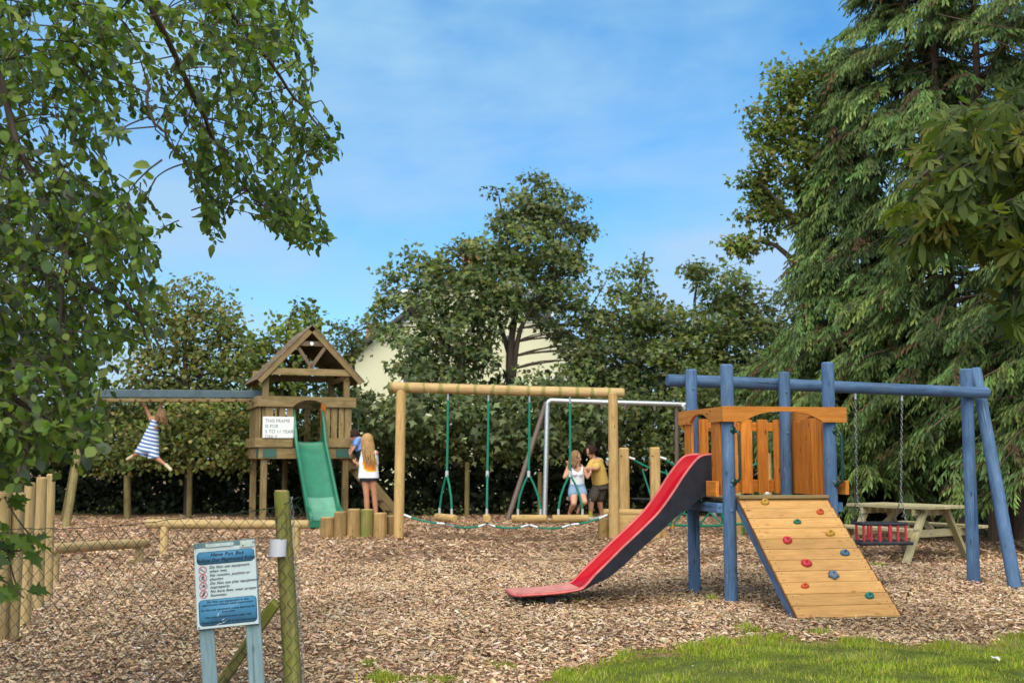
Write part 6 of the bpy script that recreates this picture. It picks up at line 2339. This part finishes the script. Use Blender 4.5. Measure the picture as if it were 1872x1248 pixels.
t_tips = {}
AL = [(0.179, 0.245, 0.056), (0.151, 0.207, 0.056), (0.081, 0.107, 0.076), (0.107, 0.177, 0.030), (0.092, 0.155, 0.032), (0.129, 0.205, 0.032), (0.070, 0.123, 0.034), (0.151, 0.205, 0.038), (0.060, 0.102, 0.037), (0.107, 0.145, 0.032)]
alder_t = [oval(((.0, .03), (.22, .33), (.55, .43), (.86, .29), (1.0, .06)), .18, .22, .0), oval(((.0, .03), (.24, .35), (.55, .42), (.86, .22), (1.0, .03)), .05, .34, .02), oval(((.0, .03), (.24, .28), (.55, .38), (.86, .25), (1.0, .05)), -.12, .12, .02)]
TR = V3((-3.1, 5.4, 0))
alder = near_tree('alder_tree', 'alder with hanging leafy branches filling the upper left', 'tree', TR,
    [([TR + UP * -.2, TR + V3((.05, 0, 1.2)), TR + V3((.15, .05, 2.6)), TR + V3((.3, .1, 4.2))], .15, .05),
     ([TR + V3((.15, .05, 2.7)), P(40, -50, 5.0), P(250, -10, 5.0), P(330, 130, 5.4), P(385, 240, 5.8), P(440, 330, 6.0), P(500, 400, 6.1)], .022, .005),
     ([TR + V3((.15, .05, 3.1)), P(150, -130, 5.2), P(330, -60, 5.4), P(450, 60, 5.8), P(540, 180, 6.2), P(600, 250, 6.2)], .020, .005),
     ([TR + V3((.05, 0, 1.9)), P(-40, 130, 4.6), P(30, 260, 4.5), P(90, 380, 4.5), P(120, 470, 4.5), P(110, 600, 4.6), P(140, 720, 4.6)], .019, .005),
     ([TR + V3((.02, 0, 1.4)), P(-60, 400, 5.0), P(40, 480, 5.0), P(150, 520, 5.1), P(240, 560, 5.2), P(270, 620, 5.2)], .03, .005),
     ([P(270, 150, 4.85), P(275, 210, 4.8), P(300, 245, 4.8), P(340, 300, 4.85), P(370, 370, 4.9)], .008, .004),
     ([TR + V3((.02, 0, .95)), P(-60, 700, 4.9), P(40, 740, 4.9), P(120, 790, 5.0), P(160, 830, 5.0)], .019, .005)],
    [([(-90, -80), (560, -80), (585, 40), (560, 90), (420, 120), (250, 150), (-90, 190)], 217, (4.3, 6.4), .34, 16, (.55, -.5)),
     ([(330, 90), (570, 60), (590, 170), (600, 250), (590, 350), (590, 440), (520, 430), (450, 330), (380, 270), (340, 200)], 154, (5.4, 7.4), .36, 16, (.5, -.75)),
     ([(620, 210), (640, 270), (590, 310), (570, 250)], 8, (6.0, 6.6), .3, 13, (.8, -.3)),
     ([(500, 380), (600, 420), (610, 455), (560, 470), (490, 430)], 26, (5.8, 6.8), .34, 14, (.7, -.6)),
     ([(360, 270), (450, 340), (430, 380), (390, 400), (350, 340)], 27, (5.4, 6.4), .3, 14, (.1, -1)),
     ([(370, 400), (410, 395), (400, 450), (370, 455)], 6, (5.6, 6.2), .24, 12, (.1, -1)),
     ([(-90, 150), (250, 130), (330, 200), (220, 260), (210, 330), (250, 400), (300, 400), (310, 480), (-90, 480)], 188, (4.3, 6.4), .36, 16, (.5, -.7)),
     ([(-90, 430), (250, 430), (310, 500), (300, 620), (225, 640), (200, 700), (-90, 720)], 239, (4.3, 6.6), .36, 16, (.5, -.75)),
     ([(-90, 650), (130, 650), (205, 720), (195, 790), (170, 850), (60, 890), (-90, 890)], 151, (4.3, 5.6), .32, 15, (.6, -.6)),
     ([(-90, 860), (60, 860), (40, 960), (-90, 980)], 13, (4.6, 5.2), .3, 13, (.5, -.7)),
     ([(-600, -400), (-90, -400), (-90, 700), (-300, 760), (-600, 500)], 140, (4.6, 6.6), .36, 15, (-.2, -.6))],
    alder_t, AL, .047, 'bark', 'leaf', 300)
# alder cones, small dark clusters
cm = MB()
for p in random.Random(4).sample(t_tips['alder_tree'], 36):
    for _ in range(3):
        cm.ball(p + V3((rnd.uniform(-.015, .015), rnd.uniform(-.015, .015), rnd.uniform(-.02, .005))), (.007, .007, .010), None, 7, 5)
cm.build('cone', M['bark'], alder, 60, kind='stuff')

# sycamore sprig in the lower left corner
SYG = [(.11, .18, .03), (.085, .14, .035), (.14, .21, .035), (.065, .11, .04)]
TS_ = V3((-2.75, 4.7, 0))
spr = near_tree('sycamore_sapling', 'sycamore sapling with lobed leaves reaching in at the lower left corner', 'tree', TS_,
    [([TS_ - UP * .1, TS_ + V3((.1, 0, .5)), TS_ + V3((.2, .05, 1.1)), TS_ + V3((.25, .05, 1.7))], .022, .008),
     ([TS_ + V3((.15, .02, .75)), P(-20, 1025, 4.9), P(35, 1005, 4.9), P(80, 975, 4.95)], .007, .003),
     ([TS_ + V3((.12, .02, .62)), P(-30, 1060, 4.7), P(20, 1070, 4.7), P(45, 1090, 4.7)], .006, .003)],
    [([(40, 965), (105, 950), (110, 1010), (70, 1020), (40, 1000)], 3, (4.8, 5.0), .14, 4, (.8, .1)),
     ([(-60, 1000), (40, 1000), (50, 1090), (-60, 1100)], 6, (4.5, 4.9), .14, 4, (.6, -.5)),
     ([(-60, 900), (30, 900), (20, 990), (-60, 1000)], 5, (4.6, 5.0), .14, 4, (.6, -.2))],
    [lobed(.14), lobed(-.05)], SYG, .115, 'bark', 'leaf', 30, .5)


# ------------------------------------------------------------------ horse chestnut reaching in from the right
def palmate(nl=7, droop=.55):
    rows = ((.0, .02), (.25, .07), (.5, .13), (.72, .18), (.88, .13), (1.0, .01))
    lv, lt = oval(rows, .35, .25, .012)
    vs, ts = [], []
    for i in range(nl):
        q = (i - (nl - 1) / 2) / ((nl - 1) / 2)
        an = q * rad(128)
        L = 1.0 - .42 * abs(q) ** 1.3
        ca, sa = math.cos(an), math.sin(an)
        v = lv * np.array([L, L * 1.0, L])
        v[:, 2] -= droop * (v[:, 0] ** 1.4) * (.75 + .25 * rnd.random())
        r_ = np.stack([v[:, 0] * ca - v[:, 1] * sa, v[:, 0] * sa + v[:, 1] * ca, v[:, 2]], 1)
        ts.append(lt + len(vs) * len(lv)); vs.append(r_)
    return np.concatenate(vs), np.concatenate(ts)


CH = [(.08, .115, .022), (.10, .14, .025), (.065, .095, .025), (.125, .145, .025), (.055, .08, .022), (.17, .155, .03)]
TC = V3((3.75, 6.4, 0))
ch = near_tree('horse_chestnut_tree', 'horse chestnut with drooping hand shaped leaves reaching in from the upper right', 'tree', TC,
    [([TC - UP * .2, TC + V3((-.02, 0, 1.2)), TC + V3((-.05, 0, 2.6)), TC + V3((-.02, .1, 3.3))], .15, .035),
     ([TC + V3((-.03, 0, 2.4)), P(1880, 260, 6.2), P(1800, 250, 6.0), P(1720, 290, 5.9), P(1660, 350, 5.9)], .035, .006),
     ([TC + V3((-.03, 0, 2.2)), P(1890, 380, 6.0), P(1800, 390, 5.9), P(1700, 420, 5.8), P(1640, 450, 5.8)], .03, .005),
     ([TC + V3((-.02, 0, 1.9)), P(1900, 500, 6.0), P(1860, 530, 5.9), P(1850, 580, 5.9)], .025, .005)],
    [([(1720, 210), (1800, 200), (1880, 170), (1960, 200), (1960, 480), (1820, 470), (1700, 450), (1640, 450), (1625, 400), (1680, 320)], 210, (5.5, 6.6), .22, 3, (-.6, -.35)),
     ([(1800, 440), (1880, 440), (1960, 560), (1860, 620), (1840, 560)], 34, (5.6, 6.4), .22, 3, (-.5, -.5)),
     ([(1640, 400), (1700, 380), (1720, 440), (1650, 460)], 9, (5.6, 6.0), .2, 3, (-.8, -.3)),
     ([(1960, -500), (2250, -560), (2480, -200), (2420, 350), (2150, 560), (1960, 500)], 120, (5.4, 7.4), .3, 4, (-.1, -.4))],
    [palmate(7, .5), palmate(5, .7), palmate(7, .8)], CH, .125, 'bark', 'leaf', 280, .22)
cm = MB()
for p in random.Random(9).sample(t_tips['horse_chestnut_tree'][:180], 9):
    cm.ball(p - UP * .02, (.020, .020, .022), None, 10, 8)
cm.build('conker_husk', plain('yellow green husk', (.30, .24, .05), .8, .2), ch, 60, kind='stuff')

# ------------------------------------------------------------------ loose things on the grass
M['dead_leaf'] = plain('dead leaf', (.22, .09, .035), .8, .2, var=.4, scale=40)
M['pale_leaf'] = plain('pale dry leaf', (.56, .54, .48), .8, .2, var=.2, scale=40)
for (px, py, s_, mt, lab) in ((1515, 1209, .05, 'dead_leaf', 'small dead brown leaf lying on the lawn below the ramp'),
                              (1828, 1207, .07, 'pale_leaf', 'pale dry leaf lying on the lawn at the right'),
                              (1262, 1217, .03, 'pale_leaf', 'pale bit of wood lying on the lawn at its left end')):
    g_ = G(px, py, .04)
    v, tt = oval(((.0, .03), (.2, .28), (.5, .36), (.8, .22), (1.0, .02)), .5, -.2, .05)
    an = rnd.uniform(0, 6)
    R = np.array([[math.cos(an), -math.sin(an), 0], [math.sin(an), math.cos(an), 0], [0, 0, 1]])
    o_ = link('fallen_leaf', np_mesh('fallen_leaf', v @ R.T * s_, tt, None, True), M[mt])
    o_.location = g_
    tag(o_, lab, 'leaf')
